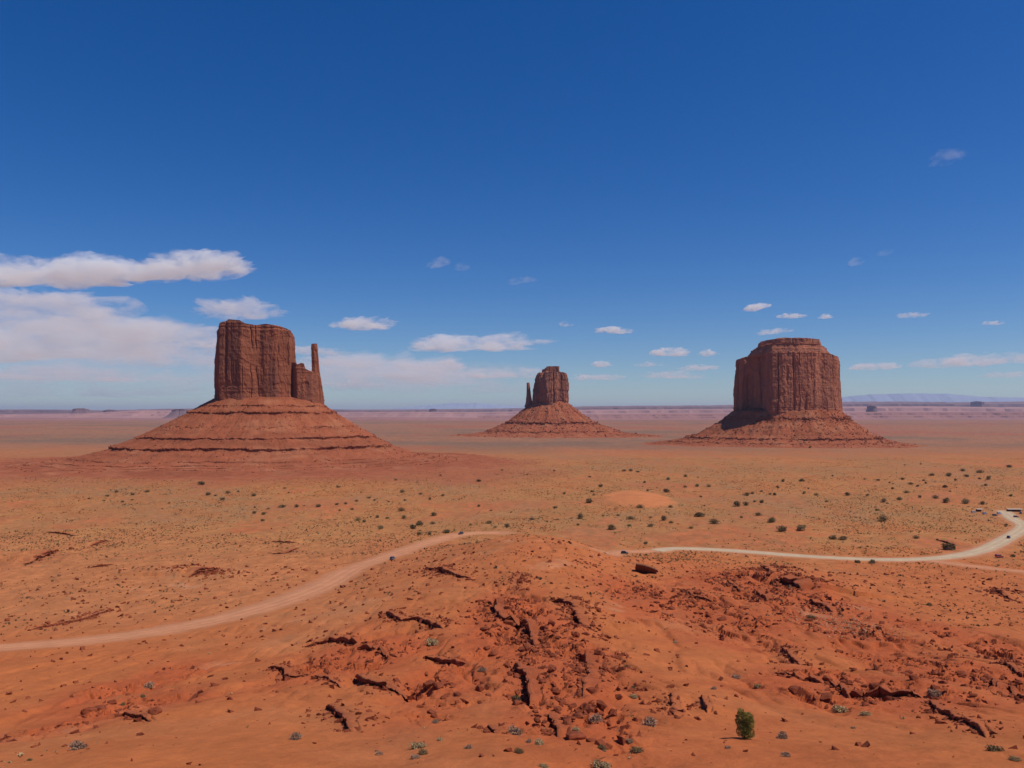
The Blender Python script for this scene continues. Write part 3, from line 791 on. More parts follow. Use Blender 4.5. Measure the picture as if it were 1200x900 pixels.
# ------------------------------------------------------------------ far country
def far_range(name, dist, depth, pts, seed, mat, rough=1.0, foot=0.0, steps=3, n=500, soft=False):
    """long escarpment: pts = photo (x, y) of its crest; stepped front, real depth"""
    u = dist / F
    px = np.linspace(pts[0][0], pts[-1][0], n)
    cr = np.interp(px, [p[0] for p in pts], [p[1] for p in pts])
    X = (px - 600) * u
    zc = H + (HY - cr) * u
    zc = zc * (1 + 0.04 * rough * fbm(X / (dist * 0.012), X * 0, seed, 4)) 
    rows = []
    fr = [0, 0.10, 0.20, 0.22, 0.34, 0.36, 0.46, 0.5, 0.8, 1.0]
    hz = [0, 0.16, 0.30, 0.50, 0.60, 0.84, 0.93, 1.0, 1.0, 0.0]
    if soft: fr = [0, .2, .4, .5, .6, .8, 1.0]; hz = [0, .45, .85, 1.0, .85, .4, 0]
    for f, h in zip(fr, hz):
        wob = 0.16 * depth * fbm(X / (dist * 0.03), np.full_like(X, 0.3 * f), seed + 4, 4) + 0.05 * depth * fbm(X / (dist * 0.008), np.full_like(X, f), seed + 14, 3)
        wob = wob * (0.25 if soft else 0.45)
        y = dist - depth * 0.5 + depth * f + wob * (1 if 0 < f < 1 else 0.6)
        rows.append(np.column_stack([X, y, -3 + (zc + 3) * h]))
    V = np.stack(rows, 0).reshape(-1, 3)
    me = np_mesh(name, V, grid_faces(len(fr), n), False)
    return obj(name, me, mat)
m_far1 = earth_mat("far_haze_pink_cliffs", (0.30, 0.145, 0.125), 0.12, (0.0004, 0.0015), 0, 1, (1, 1, 3))  # far cliff and mesa colours have some of the haze's pale purple mixed in
m_far2 = earth_mat("far_haze_tinted_mesa", (0.20, 0.115, 0.11), 0.12, (0.0004, 0.0015), 0, 1, (1, 1, 3))
m_blue = earth_mat("far_haze_blue_mountain", (0.26, 0.30, 0.40), 0.04, (0.0006, 0.004), 0, 1, (1, 1, 9))  # blue and paleness of the haze are put into the mountain colour
m_far3 = earth_mat("far_haze_pale_flats", (0.36, 0.19, 0.165), 0.12, (0.0004, 0.0015), 0, 1, (1, 1, 3))
def st(o, l): return tag(o, l, None, None, "structure")
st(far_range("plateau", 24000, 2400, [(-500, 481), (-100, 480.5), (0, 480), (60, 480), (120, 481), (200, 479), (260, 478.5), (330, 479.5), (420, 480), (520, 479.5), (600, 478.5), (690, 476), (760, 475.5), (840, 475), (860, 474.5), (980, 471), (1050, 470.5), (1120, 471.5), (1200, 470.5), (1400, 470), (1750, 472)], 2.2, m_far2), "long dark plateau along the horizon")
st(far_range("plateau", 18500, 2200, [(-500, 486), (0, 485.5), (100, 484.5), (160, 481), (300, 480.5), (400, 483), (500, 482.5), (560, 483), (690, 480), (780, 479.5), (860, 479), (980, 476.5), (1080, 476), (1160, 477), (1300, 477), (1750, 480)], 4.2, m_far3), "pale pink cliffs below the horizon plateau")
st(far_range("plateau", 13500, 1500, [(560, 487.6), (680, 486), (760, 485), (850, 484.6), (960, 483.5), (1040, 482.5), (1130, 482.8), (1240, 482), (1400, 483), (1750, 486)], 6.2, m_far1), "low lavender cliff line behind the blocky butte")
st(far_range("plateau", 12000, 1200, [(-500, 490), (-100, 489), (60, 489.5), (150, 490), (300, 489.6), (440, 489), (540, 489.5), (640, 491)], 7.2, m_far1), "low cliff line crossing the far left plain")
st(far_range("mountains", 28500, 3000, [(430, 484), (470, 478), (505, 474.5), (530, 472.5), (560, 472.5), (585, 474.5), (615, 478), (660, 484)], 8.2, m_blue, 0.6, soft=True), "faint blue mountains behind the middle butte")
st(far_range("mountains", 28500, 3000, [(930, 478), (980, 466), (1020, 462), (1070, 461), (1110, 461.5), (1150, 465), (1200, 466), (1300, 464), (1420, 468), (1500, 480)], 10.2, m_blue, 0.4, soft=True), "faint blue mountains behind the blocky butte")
for px_, w_, top_, dist_, lab, sd in [(95, 24, 478.4, 19500, "tiny dark butte on the far left horizon", 1), (130, 22, 480.0, 19800, "tiny flat dark butte right of the horizon knob at left", 2),
                                 (212, 26, 479.2, 17000, "tiny dark mesa on the horizon beside the left butte's slope", 3), (508, 14, 478.8, 22000, "tiny dark knob on the horizon left of the middle butte", 4),
                                 (1022, 15, 475.4, 17000, "tiny dark knob on the horizon right of the blocky butte", 5), (1146, 20, 470.2, 22500, "tiny mesa on the horizon at far right", 6)]:
    u = dist_ / F; W = w_ * u
    pl = [(-W * .5, 0), (-W * .3, -W * .3), (W * .25, -W * .32), (W * .5, 0), (W * .3, W * .3), (-W * .3, W * .3)]
    cm = cliff_mesh("distant_butte", pl, lambda x: np.full_like(x, -3.0), fi([(-W * .5, lz(top_ + 1.6, u)), (-W * .15, lz(top_, u)), (W * .12, lz(top_ + .3, u)), (W * .5, lz(top_ + 1.8, u))]),
                    lambda t: (1.9 - 1.1 * min(1, t * 1.25) ** 0.6, 0), n=90, m=24, seed=60 + sd * 3.1, flute=4, crack=3, rough=2, capn=1, ncap=6, unit=u / 3.0)
    d, rz = frame_at(px_, dist_)
    o = obj("distant_butte", cm, m_far2); o.location = (d.x, d.y, 0); o.rotation_euler = (0, 0, rz)
    tag(o, lab, "butte")

# ------------------------------------------------------------------ haze
me = bpy.data.meshes.new("haze"); bm = bmesh.new(); bmesh.ops.create_cube(bm, size=1.0); bm.to_mesh(me); bm.free()
hz = obj("haze", me, None)
hz.scale = (240000, 100000, 800); hz.location = (0, 30000, 800 / 2 - 12)
m = bpy.data.materials.new("haze"); m.use_nodes = True; t = m.node_tree
t.nodes.remove(t.nodes["Principled BSDF"])
pv = t.nodes.new("ShaderNodeVolumePrincipled")
pv.inputs["Color"].default_value = (0.50, 0.66, 1.0, 1)
pv.inputs["Density"].default_value = 1.4e-5
pv.inputs["Anisotropy"].default_value = 0.2
t.links.new(pv.outputs[0], t.nodes["Material Output"].inputs["Volume"])
me.materials.append(m)
tag(hz, "thin blue air haze over the whole valley", None, None, "stuff")

# ------------------------------------------------------------------ clouds: lumpy closed bodies of thin vapour
def cloud_mat(name, dens, size, sd, lo=0.05, col=(0.975, 0.99, 1.0), an=0.0):
    m = bpy.data.materials.new(name); m.use_nodes = True; t = m.node_tree
    t.nodes.remove(t.nodes["Principled BSDF"])
    pv = t.nodes.new("ShaderNodeVolumePrincipled")
    pv.inputs["Color"].default_value = (*col, 1); pv.inputs["Anisotropy"].default_value = an
    tc = nd(t, "ShaderNodeTexCoord"); nz = nd(t, "ShaderNodeTexNoise"); nz.inputs["Scale"].default_value = 1.0 / size; nz.inputs["Detail"].default_value = 5; nz.inputs["Roughness"].default_value = 0.62
    mp = nd(t, "ShaderNodeMapping"); mp.inputs["Scale"].default_value = (0.55, 0.55, 1.0); mp.inputs["Location"].default_value = (sd, sd, 0)
    t.links.new(tc.outputs["Object"], mp.inputs["Vector"]); t.links.new(mp.outputs[0], nz.inputs["Vector"])
    mr = nd(t, "ShaderNodeMapRange"); mr.inputs["From Min"].default_value = 0.44; mr.inputs["From Max"].default_value = 0.60; mr.inputs["To Min"].default_value = dens * lo; mr.inputs["To Max"].default_value = dens * 2.2
    t.links.new(nz.outputs["Fac"], mr.inputs["Value"]); t.links.new(mr.outputs[0], pv.inputs["Density"])
    t.links.new(pv.outputs[0], t.nodes["Material Output"].inputs["Volume"])
    return m
bm = bmesh.new(); bmesh.ops.create_icosphere(bm, subdivisions=6, radius=1.0)
ICO_V = np.array([v.co[:] for v in bm.verts]); ICO_F = np.array([[v.index for v in f.verts] for f in bm.faces]); bm.free()
CLOUD_ALT = 2600.0
def cloud(px, py, wpx, hpx, tau, label, seed, tilt=0.0, lump=1.0, group=None, name="cloud"):
    dist = CLOUD_ALT / ((HY - py) / F)
    u = dist / F
    hx, hzz = wpx * u / 2, hpx * u / 2
    hy = hx * 0.55 + hzz
    V = ICO_V.copy()
    k = hx / hzz
    q = V * np.array([k, k * 0.55 + 1, 1.0])
    n_ = 1.25 * fbm(q[:, 0] / 1.4 + seed, q[:, 1] / 1.4, q[:, 2] / 1.2 + seed, 6, gain=0.66)
    n2_ = fbm(q[:, 0] / 5 + seed, q[:, 1] / 5, q[:, 2] / 5 + 9, 2)
    rad = np.clip(1 + lump * (0.55 * n_ + 0.65 * n2_), 0.12, 2.0)
    V = V * np.column_stack([np.clip(rad, 0.5, 1.3), np.clip(rad, 0.5, 1.4), rad])
    V[:, 2] = np.where(V[:, 2] < 0, V[:, 2] * 0.55, V[:, 2] * 1.15)
    V = V * np.array([hx, hy, hzz])
    V[:, 2] += tilt * V[:, 0]
    me = np_mesh(name, V, ICO_F, True)
    o = obj(name, me, cloud_mat("cloud_vapour", tau / (2 * hy * 0.7), hzz * 1.5, seed * 37.0))
    d, rz = frame_at(px, dist)
    o.location = (d.x, d.y, H + CLOUD_ALT); o.rotation_euler = (0, 0, rz)
    tag(o, label, "cloud", group)
    return o
CL = [
 (62, 324, 170, 40, 2.8, "long puffy white cloud low in the left sky, the larger of the touching pair", 0.05),
 (218, 319, 128, 34, 2.4, "puffy white cloud tapering to a point, right one of the touching pair at left", 0.14),
 (40, 358, 190, 34, 1.3, "soft grey cloud layer just under the long puffy cloud at left", 0),
 (275, 367, 110, 22, 1.0, "soft white cloud right above the left butte's top", 0),
 (90, 402, 300, 46, 1.3, "wide hazy grey cloud bank left of the broad butte", 0),
 (170, 392, 210, 26, 1.0, "pale streaky cloud on top of the hazy left bank", 0),
 (70, 440, 240, 18, 0.7, "thin broken cloud streak low above the left plain", 0),
 (440, 443, 240, 44, 1.0, "wide hazy cloud bank right of the thumb spire", 0),
 (400, 425, 110, 14, 0.8, "bright streak on top of the cloud bank right of the thumb spire", 0),
 (431, 381, 74, 15, 1.5, "small flat cloud right of the broad butte, above its thumb spire", 0),
 (562, 404, 150, 20, 1.9, "long flat white cloud above the middle butte, largest of the middle sky", 0.03),
 (500, 407, 34, 9, 1.3, "tiny cloud at the left tip of the long flat white cloud", 0),
 (530, 425, 32, 9, 1.0, "tiny pale cloud under the left part of the long flat cloud", 0),
 (720, 388, 42, 8, 1.5, "small bright flat cloud right of the middle butte, alone in blue sky", 0),
 (787, 414, 44, 11, 1.4, "small white cloud left of the blocky butte, larger of two", 0),
 (830, 415, 30, 9, 1.2, "small white cloud close beside the blocky butte's left shoulder", 0),
 (886, 361, 28, 9, 1.2, "small slanted cloud high above the blocky butte", 0.12),
 (928, 371, 28, 6, 1.1, "thin flat cloud above the right half of the blocky butte", 0),
 (968, 372, 16, 6, 0.9, "tiny dot of cloud above the right corner of the blocky butte", 0),
 (908, 389, 40, 7, 0.9, "thin cloud streak just over the blocky butte's flat top", 0.08),
 (1022, 430, 52, 10, 1.2, "flat pale cloud right of the blocky butte, low over the plain", 0),
 (1145, 424, 120, 14, 1.3, "long thin white cloud at the right edge of the sky", 0.03),
 (1068, 370, 34, 7, 0.6, "faint wisp at right, level with the clouds over the blocky butte", 0),
 (1164, 379, 20, 6, 0.7, "tiny faint cloud near the right edge above the long thin cloud", 0),
 (511, 310, 28, 12, 0.2, "faint slanted wisp high in the middle sky, the brighter of two", 0.2),
 (540, 315, 22, 9, 0.1, "faint wisp high in the middle sky, the paler of two", 0),
 (612, 329, 34, 9, 0.12, "faint dotted wisp high above the middle butte", 0.1),
 (1112, 186, 42, 16, 0.13, "lone faint wisp high in the deep blue sky at upper right", 0.1),
 (1002, 308, 18, 12, 0.12, "faint wisp in the right sky, left one of two", 0),
 (1037, 297, 18, 8, 0.1, "faint wisp in the right sky, right one of two", 0.1),
 (700, 443, 60, 8, 0.8, "thin pale streak just right of the middle butte's top", 0),
 (705, 428, 24, 7, 0.9, "tiny cloud puff right above the middle butte's cap", 0),
 (590, 440, 90, 14, 0.9, "pale cloud streak directly left of the middle butte's top", 0),
 (60, 378, 230, 30, 1.1, "ragged grey cloud strip between the two big left cloud layers", 0),
 (200, 420, 260, 26, 0.9, "ragged pale cloud strip low behind the left side of the broad butte", 0),
 (20, 412, 150, 40, 1.2, "thick grey cloud patch at the left edge above the horizon", 0),
 (360, 412, 90, 12, 0.8, "small ragged cloud strip right behind the thumb spire", 0),
 (505, 431, 70, 12, 0.9, "ragged cloud strip on top of the bank left of the middle butte", 0),
 (120, 432, 420, 70, 0.35, "broad faint veil of haze cloud low over the left horizon", 0),
 (230, 404, 90, 7, 1.0, "bright thin streak inside the left cloud bank, touching the broad butte", 0),
 (25, 443, 60, 7, 0.9, "small bright broken streak at the left edge low over the plain", 0),
 (137, 446, 50, 7, 0.8, "small bright broken streak left of the broad butte, low over the plain", 0),
 (540, 452, 260, 36, 0.35, "broad faint veil low behind the middle butte", 0),
 (90, 457, 330, 30, 0.5, "lowest faint cloud veil resting just above the left horizon", 0),
 (300, 432, 120, 12, 0.8, "ragged pale streak right behind the lower part of the broad butte's tower", 0),
 (470, 441, 60, 8, 0.9, "small pale low streak midway between the broad butte and the middle one", 0),
 (420, 452, 110, 8, 0.6, "thin faint streak just above the horizon right of the broad butte", 0),
 (560, 441, 26, 7, 1.0, "tiny bright puff left of the pale streak beside the middle butte", 0),
 (760, 428, 30, 6, 0.5, "tiny faint puff between the middle butte and the two white clouds", 0),
 (815, 432, 46, 7, 0.8, "thin pale streak directly under the two white clouds by the blocky butte", 0),
 (665, 381, 18, 6, 0.5, "tiny faint puff above and left of the lone bright flat cloud", 0),
 (1180, 440, 60, 7, 0.5, "faint low streak under the long thin cloud at the right edge", 0),
 (790, 441, 70, 9, 0.7, "thin streak of cloud low left of the blocky butte", 0),
]
for i, (px, py, wp, hp, tau, lab, tl) in enumerate(CL):
    cloud(px, py, wp, hp, tau, lab, 3.7 * i + 1.3, tl)

# ------------------------------------------------------------------ rocks
def rock_mesh(name, seed, n=26, flat=0.7):
    r = random.Random(seed); bm = bmesh.new()
    for k in range(n):
        v = Vector((r.gauss(0, 1), r.gauss(0, 1), r.gauss(0, 1))); v.normalize()
        m_ = max(abs(v.x), abs(v.y), abs(v.z)); v = v * (0.55 / m_ * 0.75 + 0.22)
        bm.verts.new((v.x, v.y, v.z * flat))
    res = bmesh.ops.convex_hull(bm, input=bm.verts)
    bmesh.ops.delete(bm, geom=[v for v in bm.verts if not v.link_faces], context='VERTS')
    bmesh.ops.bevel(bm, geom=bm.edges[:], offset=0.02, segments=1, affect='EDGES')
    bmesh.ops.triangulate(bm, faces=bm.faces[:])
    me = bpy.data.meshes.new(name); bm.to_mesh(me); bm.free()
    return me
m_scree = earth_mat("scree_stone", (0.21, 0.066, 0.036), 0.25, (0.05, 0.3), 0, 1.0)
m_rock = earth_mat("red_boulder_stone", (0.225, 0.056, 0.025), 0.3, (0.8, 4.0), 0.6, 2.0)  # red stone darkened so its colour carries some of the rocks' shadow
rock_var = [rock_mesh("rock", 100 + k, 18 + 2 * k, 0.55 + 0.06 * (k % 4)) for k in range(8)]
for me in rock_var: me.materials.append(m_rock)

# the big leaning boulder on the flat
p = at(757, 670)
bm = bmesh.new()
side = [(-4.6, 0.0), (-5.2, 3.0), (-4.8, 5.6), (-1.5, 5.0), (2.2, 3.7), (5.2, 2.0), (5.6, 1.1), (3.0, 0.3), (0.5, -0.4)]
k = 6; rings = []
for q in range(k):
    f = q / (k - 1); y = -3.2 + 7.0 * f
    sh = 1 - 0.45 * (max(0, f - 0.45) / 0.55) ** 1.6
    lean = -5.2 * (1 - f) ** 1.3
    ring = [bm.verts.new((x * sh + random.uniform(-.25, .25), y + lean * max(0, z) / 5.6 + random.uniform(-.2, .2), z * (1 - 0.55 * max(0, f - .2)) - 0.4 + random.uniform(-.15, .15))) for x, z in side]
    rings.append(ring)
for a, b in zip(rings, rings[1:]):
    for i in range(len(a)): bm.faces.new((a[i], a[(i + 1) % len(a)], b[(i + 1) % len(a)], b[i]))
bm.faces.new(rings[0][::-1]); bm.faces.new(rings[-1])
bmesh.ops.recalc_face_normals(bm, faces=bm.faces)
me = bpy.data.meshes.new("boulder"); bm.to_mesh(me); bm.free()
o = obj("boulder", me, earth_mat("shade_darkened_stone", (0.15, 0.06, 0.036), 0.3, (0.3, 1.5), 0.6, 1.0), None, (p.x, p.y, p.z)); o.rotation_euler = (0, 0, R(-6))  # stone colour darkened all over to deepen the shade on its overhanging face
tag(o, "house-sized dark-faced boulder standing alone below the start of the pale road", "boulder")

LEDGE_WORDS = LEDGE_LABELS
def ledge_mesh(P, h, seed):
    dist = P[:, 1].mean(); step = max(0.2, 0.0010 * dist)
    L = np.concatenate([[0], np.cumsum(np.linalg.norm(np.diff(P, axis=0), axis=1))]); n = max(12, int(L[-1] / step))
    q = np.linspace(0, L[-1], n); Q = np.column_stack([np.interp(q, L, P[:, 0]), np.interp(q, L, P[:, 1])])
    k = max(3, min(int(max(1.2, 3.2 * h) / step), n // 2 * 2 - 3) | 1)
    T = np.gradient(Q, axis=0); T = np.column_stack([np.convolve(np.pad(T[:, a], k // 2, mode='edge'), np.ones(k) / k, 'valid') for a in (0, 1)]); T /= np.linalg.norm(T, axis=1)[:, None]
    N = np.column_stack([T[:, 1], -T[:, 0]])
    al = q / L[-1]
    tp = np.clip(np.minimum(al, 1 - al) / 0.16, 0.02, 1) ** 0.7
    tp = tp * np.clip(0.82 + 0.75 * fbm(q / (3.2 * h), q * 0, seed + 0.5, 3), 0.3, 1.2)
    r = np.random.default_rng(seed)
    # blocks between vertical joints
    cuts = np.sort(np.concatenate([[0, L[-1]], r.uniform(0, L[-1], max(1, int(L[-1] / (0.75 * h + 0.4))))]))
    bi = np.clip(np.searchsorted(cuts, q, 'right') - 1, 0, len(cuts) - 2)
    boff = r.normal(0, 0.20, len(cuts))[bi] * h; bz = r.normal(0, 0.10, len(cuts))[bi] * h; bl = r.random(len(cuts))[bi]
    jd = np.minimum(q - cuts[bi], cuts[bi + 1] - q); joint = np.exp(-jd / (0.10 * h + 0.02)) * 0.35 * h
    low = ground_z(*(Q + N * 1.1 * h).T); 
    hh = h * tp
    rows = [(-2.6, None, -.12), (-1.75, None, .02), (-0.6, 1.0, 0.0), (-0.15, 1.0, .03), (.16, 1.0, -.01), (.24, .93, 0), (.22, .80, 0), (.04, .73, 0), (.10, .62, 0), (.14, .48, 0), (-.10, .40, 0), (-.08, .26, 0), (-.26, .14, 0), (-.34, -.05, 0), (-.34, -.7, 0)]
    back = ground_z(*(Q - N * 1.75 * h).T)
    top = np.maximum(low + 0.35 * hh, back + 0.04 * h)
    VV, CC = [], []
    for ri, (o_, f_, dz) in enumerate(rows):
        face = 1 if ri >= 4 else 0.0
        nz = fbm(q / (0.5 * h + .2), q * 0 + ri * 0.55, seed, 4)
        off = (o_ + 0.10 * nz * (ri > 1)) * h * (0.35 + 0.65 * tp) + (boff - joint) * (1 if ri >= 3 else 0) * tp
        X_ = Q + N * off[:, None]
        if f_ is None: z = ground_z(X_[:, 0], X_[:, 1]) + dz * h * (1 if dz > 0 else 1) - (1 - tp) * .3 * h
        else:
            z = low + (top - low) * f_ + dz * h + bz * tp * (1 if 3 <= ri < 8 else 0.4) * (ri > 2) + 0.05 * h * fbm(q / (.4 * h + .1), q * 0 + ri, seed + 3, 3) - (1 - tp) * .35 * h
        VV.append(np.column_stack([X_, z]))
        i0 = np.clip(np.interp(X_[:, 1], YR, _ri).astype(int), 0, nr - 1); j0 = np.clip(np.interp(X_[:, 0] / (X_[:, 1] + OFF), S, _si).astype(int), 0, nc - 1)
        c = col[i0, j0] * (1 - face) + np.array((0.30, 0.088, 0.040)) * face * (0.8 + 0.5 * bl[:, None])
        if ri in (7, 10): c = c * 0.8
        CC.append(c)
    V = np.stack(VV, 0).reshape(-1, 3)
    return np_mesh("rock_ledge", V, grid_faces(len(rows), n), False, np.stack(CC, 0).reshape(-1, 3))
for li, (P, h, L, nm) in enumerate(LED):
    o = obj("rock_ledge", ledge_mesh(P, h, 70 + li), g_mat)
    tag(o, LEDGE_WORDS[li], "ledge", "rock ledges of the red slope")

rocks = []
for li, (P, h, L, nm) in enumerate(LED):
    ln = np.linalg.norm(np.diff(P, axis=0), axis=1).sum(); dist = P[:, 1].mean()
    if dist > 400: cnt = 4
    else: cnt = int(min(16, 4 + ln / 3.5))
    if "gully" in nm: cnt = int(cnt * 1.7)
    for q in range(cnt):
        f = random.random(); s = f * (len(P) - 1); i = min(int(s), len(P) - 2)
        c = P[i] + (P[i + 1] - P[i]) * (s - i); dd = P[i + 1] - P[i]; dd = dd / np.linalg.norm(dd)
        off = random.uniform(-0.4, 1.9) * h
        x, y = c[0] + dd[1] * off + random.uniform(-.6, .6), c[1] - dd[0] * off + random.uniform(-.6, .6)
        sz = random.uniform(0.45, 1.0) * (0.35 + 0.33 * h) * (1.25 if dist > 200 else 1.0)
        rocks.append((x, y, sz, nm))
rocks.sort(key=lambda r: -r[2] / r[1]); rocks = rocks[:150]
FIELDS = [(650,780,75,75,"in the rock field around the central gully"),(600,730,55,45,"in the rock field left of the upper gully wall"),(690,840,50,30,"at the foot of the central gully"),(530,810,50,35,"on the slope left of the rock field"),
          (1000,805,100,22,"on the long rubble ridge"),(1120,790,60,35,"on the red slope near the right edge"),(840,720,70,25,"on the slope below the lone boulder"),(140,835,50,22,"by the low outcrop at bottom left"),(985,730,50,18,"in the grey rubble below the knoll")]
CNT = [46, 24, 14, 12, 18, 12, 10, 5, 5]
for (fx, fy, frx, fry, nm), c_ in zip(FIELDS, CNT):
    for q in range(c_):
        a_ = random.uniform(0, 6.28); r_ = random.random() ** .6
        g_ = cast(fx + frx * r_ * math.cos(a_), fy + fry * r_ * math.sin(a_), ground_z)
        rocks.append((g_[0], g_[1], random.uniform(.6, 1.5) * (.6 + g_[1] / 420), "@" + nm))
seen_big = {}
for i, (x, y, sz, nm) in enumerate(rocks):
    o = bpy.data.objects.new("rock", rock_var[i % 8]); link(o)
    o.location = (x, y, gz(x, y) + 0.12 * sz); o.scale = (sz * random.uniform(.9, 1.5), sz * random.uniform(.8, 1.2), sz * random.uniform(.8, 1.2))
    o.rotation_euler = (random.uniform(-.3, .3), random.uniform(-.3, .3), random.uniform(0, 6.28))
    if nm[0] == "@":
        tag(o, "blocky red rock lying " + nm[1:], "rock", "blocky rocks " + nm[1:])
    elif nm not in seen_big:
        seen_big[nm] = 1
        tag(o, "largest loose red rock lying by " + nm, "rock")
    else:
        tag(o, "small angular red rock lying by " + nm, "rock", "small rocks by " + nm)

def scatter(name, variants, pos, mat, label, cat):
    """many copies welded into one uncounted mass: variants = [(V, F)], pos = rows x, y, z, sx, sy, sz, rot"""
    VV, FF, base = [], [], 0
    for i, (x, y, z, sx, sy, sz, a) in enumerate(pos):
        V, Fc = variants[i % len(variants)]
        c, s = math.cos(a), math.sin(a)
        W = V * np.array([sx, sy, sz]); W = np.column_stack([W[:, 0] * c - W[:, 1] * s + x, W[:, 0] * s + W[:, 1] * c + y, W[:, 2] + z])
        VV.append(W); FF.append(Fc + base); base += len(V)
    o = obj(name, np_mesh(name, np.vstack(VV), np.vstack(FF)), mat)
    return tag(o, label, cat, None, "stuff")
def vf(me):
    V = np.array([v.co[:] for v in me.vertices]); Fc = np.array([p.vertices[:] for p in me.polygons if len(p.vertices) == 3])
    return V, Fc
small = []
for k in range(6):
    r = random.Random(500 + k); bm = bmesh.new()
    for q in range(9): bm.verts.new((r.uniform(-.5, .5), r.uniform(-.5, .5), r.uniform(-.4, .5)))
    bmesh.ops.convex_hull(bm, input=bm.verts); bmesh.ops.delete(bm, geom=[v for v in bm.verts if not v.link_faces], context='VERTS')
    bmesh.ops.triangulate(bm, faces=bm.faces[:]); bm.verts.index_update()
    small.append((np.array([v.co[:] for v in bm.verts]), np.array([[v.index for v in f.verts] for f in bm.faces]))); bm.free()
pos = []
N = 330000
Xr = rng.uniform(-260, 260, N); Yr = 62 + 390 * rng.random(N) ** 1.2
ok = np.abs(Xr) < 0.72 * Yr
Xr, Yr = Xr[ok], Yr[ok]
ii = np.clip(np.interp(Yr, YR, _ri).astype(int), 0, nr - 1); jj = np.clip(np.interp(Xr / (Yr + OFF), S, _si).astype(int), 0, nc - 1)
pr = 0.015 + 0.55 * sst(0.35, 0.95, ROUGH[ii, jj]) * sst(0.0, 0.35, pn(Xr / 9, Yr / 9, 23.3) + 0.1) + 0.95 * ROCK[ii, jj] ** 0.7
FIELD = np.zeros_like(XG)
for a in [(660,790,60,70),(605,735,35,40),(700,760,40,60),(1010,806,95,20),(1130,800,60,30),(800,705,60,16),(1150,770,60,30)]: FIELD = np.maximum(FIELD, zone(XG, YG, *a))
pr += 0.5 * sst(0.3, 0.9, FIELD[ii, jj]) * sst(-0.15, 0.3, pn(Xr / 7, Yr / 9, 77.3))
pr *= (1 - np.clip(ROADM[ii, jj] * 2, 0, 1))
keep = rng.random(len(Xr)) < pr
Xr, Yr = Xr[keep], Yr[keep]; Zr = ground_z(Xr, Yr)
for x, y, z in zip(Xr, Yr, Zr):
    s = (0.15 + 0.85 * random.random() ** 3) * (0.75 + y / 230)
    pos.append((x, y, z + 0.05 * s, s * random.uniform(.8, 1.5), s, s * random.uniform(.7, 1.1), random.uniform(0, 6.28)))
scatter("rubble", small, pos, m_rock, "loose red rubble strewn over the rocky slopes", "rubble")
print("rubble", len(pos))
ps_ = []
for q in range(520):
    ox_ = random.gauss(0, 34); g_ = cast(990 + ox_, 733 + ox_ * .12 + random.gauss(0, 6), ground_z); s_ = random.uniform(.25, .85)
    ps_.append((g_[0], g_[1], gz(g_[0], g_[1]), s_ * 1.4, s_, s_ * .7, random.uniform(0, 6.28)))
scatter("pale_rubble", small, ps_, earth_mat("pale_grey_stone", (0.40, 0.20, 0.11), 0.25, (0.8, 4.0), 0.4, 2.0), "pale grey stones strewn below the dark knoll", "rubble")
for ps, par in SCREE:
    o = scatter("scree_boulders", small, ps, m_scree, None, None); o.parent = par

# ------------------------------------------------------------------ plants
def leaf_mass(seed, n, rx, rz, leaf, lobes=5, base=0.0, up=0.3, hollow=0.45):
    """foliage: small blades gathered in lobes"""
    r = np.random.default_rng(seed)
    cen = np.column_stack([r.uniform(-.4, .4, lobes) * rx, r.uniform(-.4, .4, lobes) * rx, base + r.uniform(.2, .6, lobes) * rz])
    rad = r.uniform(.42, .62, lobes) * min(rx, rz) * 1.1
    cen[0] = (0, 0, base + .32 * rz); rad[0] = .72 * min(rx, rz); rad = np.maximum(rad, .5 * min(rx, rz))
    ci = r.integers(0, lobes, n)
    d = r.normal(size=(n, 3)); d /= np.linalg.norm(d, axis=1)[:, None]
    p_ = cen[ci] + d * (rad[ci] * (hollow + (1 - hollow) * r.random(n) ** .6))[:, None]
    p_[:, 2] = np.maximum(p_[:, 2], 0.02)
    a = r.normal(size=(n, 3)) + np.array([0, 0, up]); a /= np.linalg.norm(a, axis=1)[:, None]
    b = np.cross(a, r.normal(size=(n, 3))); b /= np.linalg.norm(b, axis=1)[:, None]
    L = leaf * r.uniform(.6, 1.5, n)[:, None]; W_ = L * 0.42
    V = np.stack([p_ - b * W_, p_ + a * L * 0.9 - b * W_ * .2, p_ + b * W_, p_ - a * L * .5], 1).reshape(-1, 3)
    Fq = np.arange(n * 4).reshape(-1, 4)
    return V, Fq
def leaf_mat(name, col, var=0.3):
    m = flat_mat(name, col, 0.85, 0, 0.15, var, 3.0)
    return m
m_dark = leaf_mat("dark_green_foliage", (0.19, 0.13, 0.058))
m_olive = leaf_mat("olive_foliage", (0.19, 0.13, 0.062))
m_grey = leaf_mat("grey_sage_foliage", (0.35, 0.215, 0.145))
m_straw = leaf_mat("straw_foliage", (0.40, 0.29, 0.15))
m_yel = leaf_mat("yellow_brush_foliage", (0.24, 0.165, 0.058))
m_scrub = leaf_mat("brown_scrub_foliage", (0.105, 0.074, 0.038))
m_green = leaf_mat("juniper_foliage", (0.17, 0.18, 0.045), 0.4)
m_wood = flat_mat("grey_brown_wood", (0.14, 0.09, 0.06), 0.9, 0, 0.1, 0.2)

shrub_var = []
for k in range(6):
    V, Fq = leaf_mass(40 + k, 520, 0.85 + 0.1 * (k % 3), 1.15, 0.13, 4 + k % 3, 0.0, 0.4, 0.3)
    me = np_mesh("desert_shrub", V, Fq); me.materials.append(m_dark if k < 3 else m_olive); shrub_var.append(me)
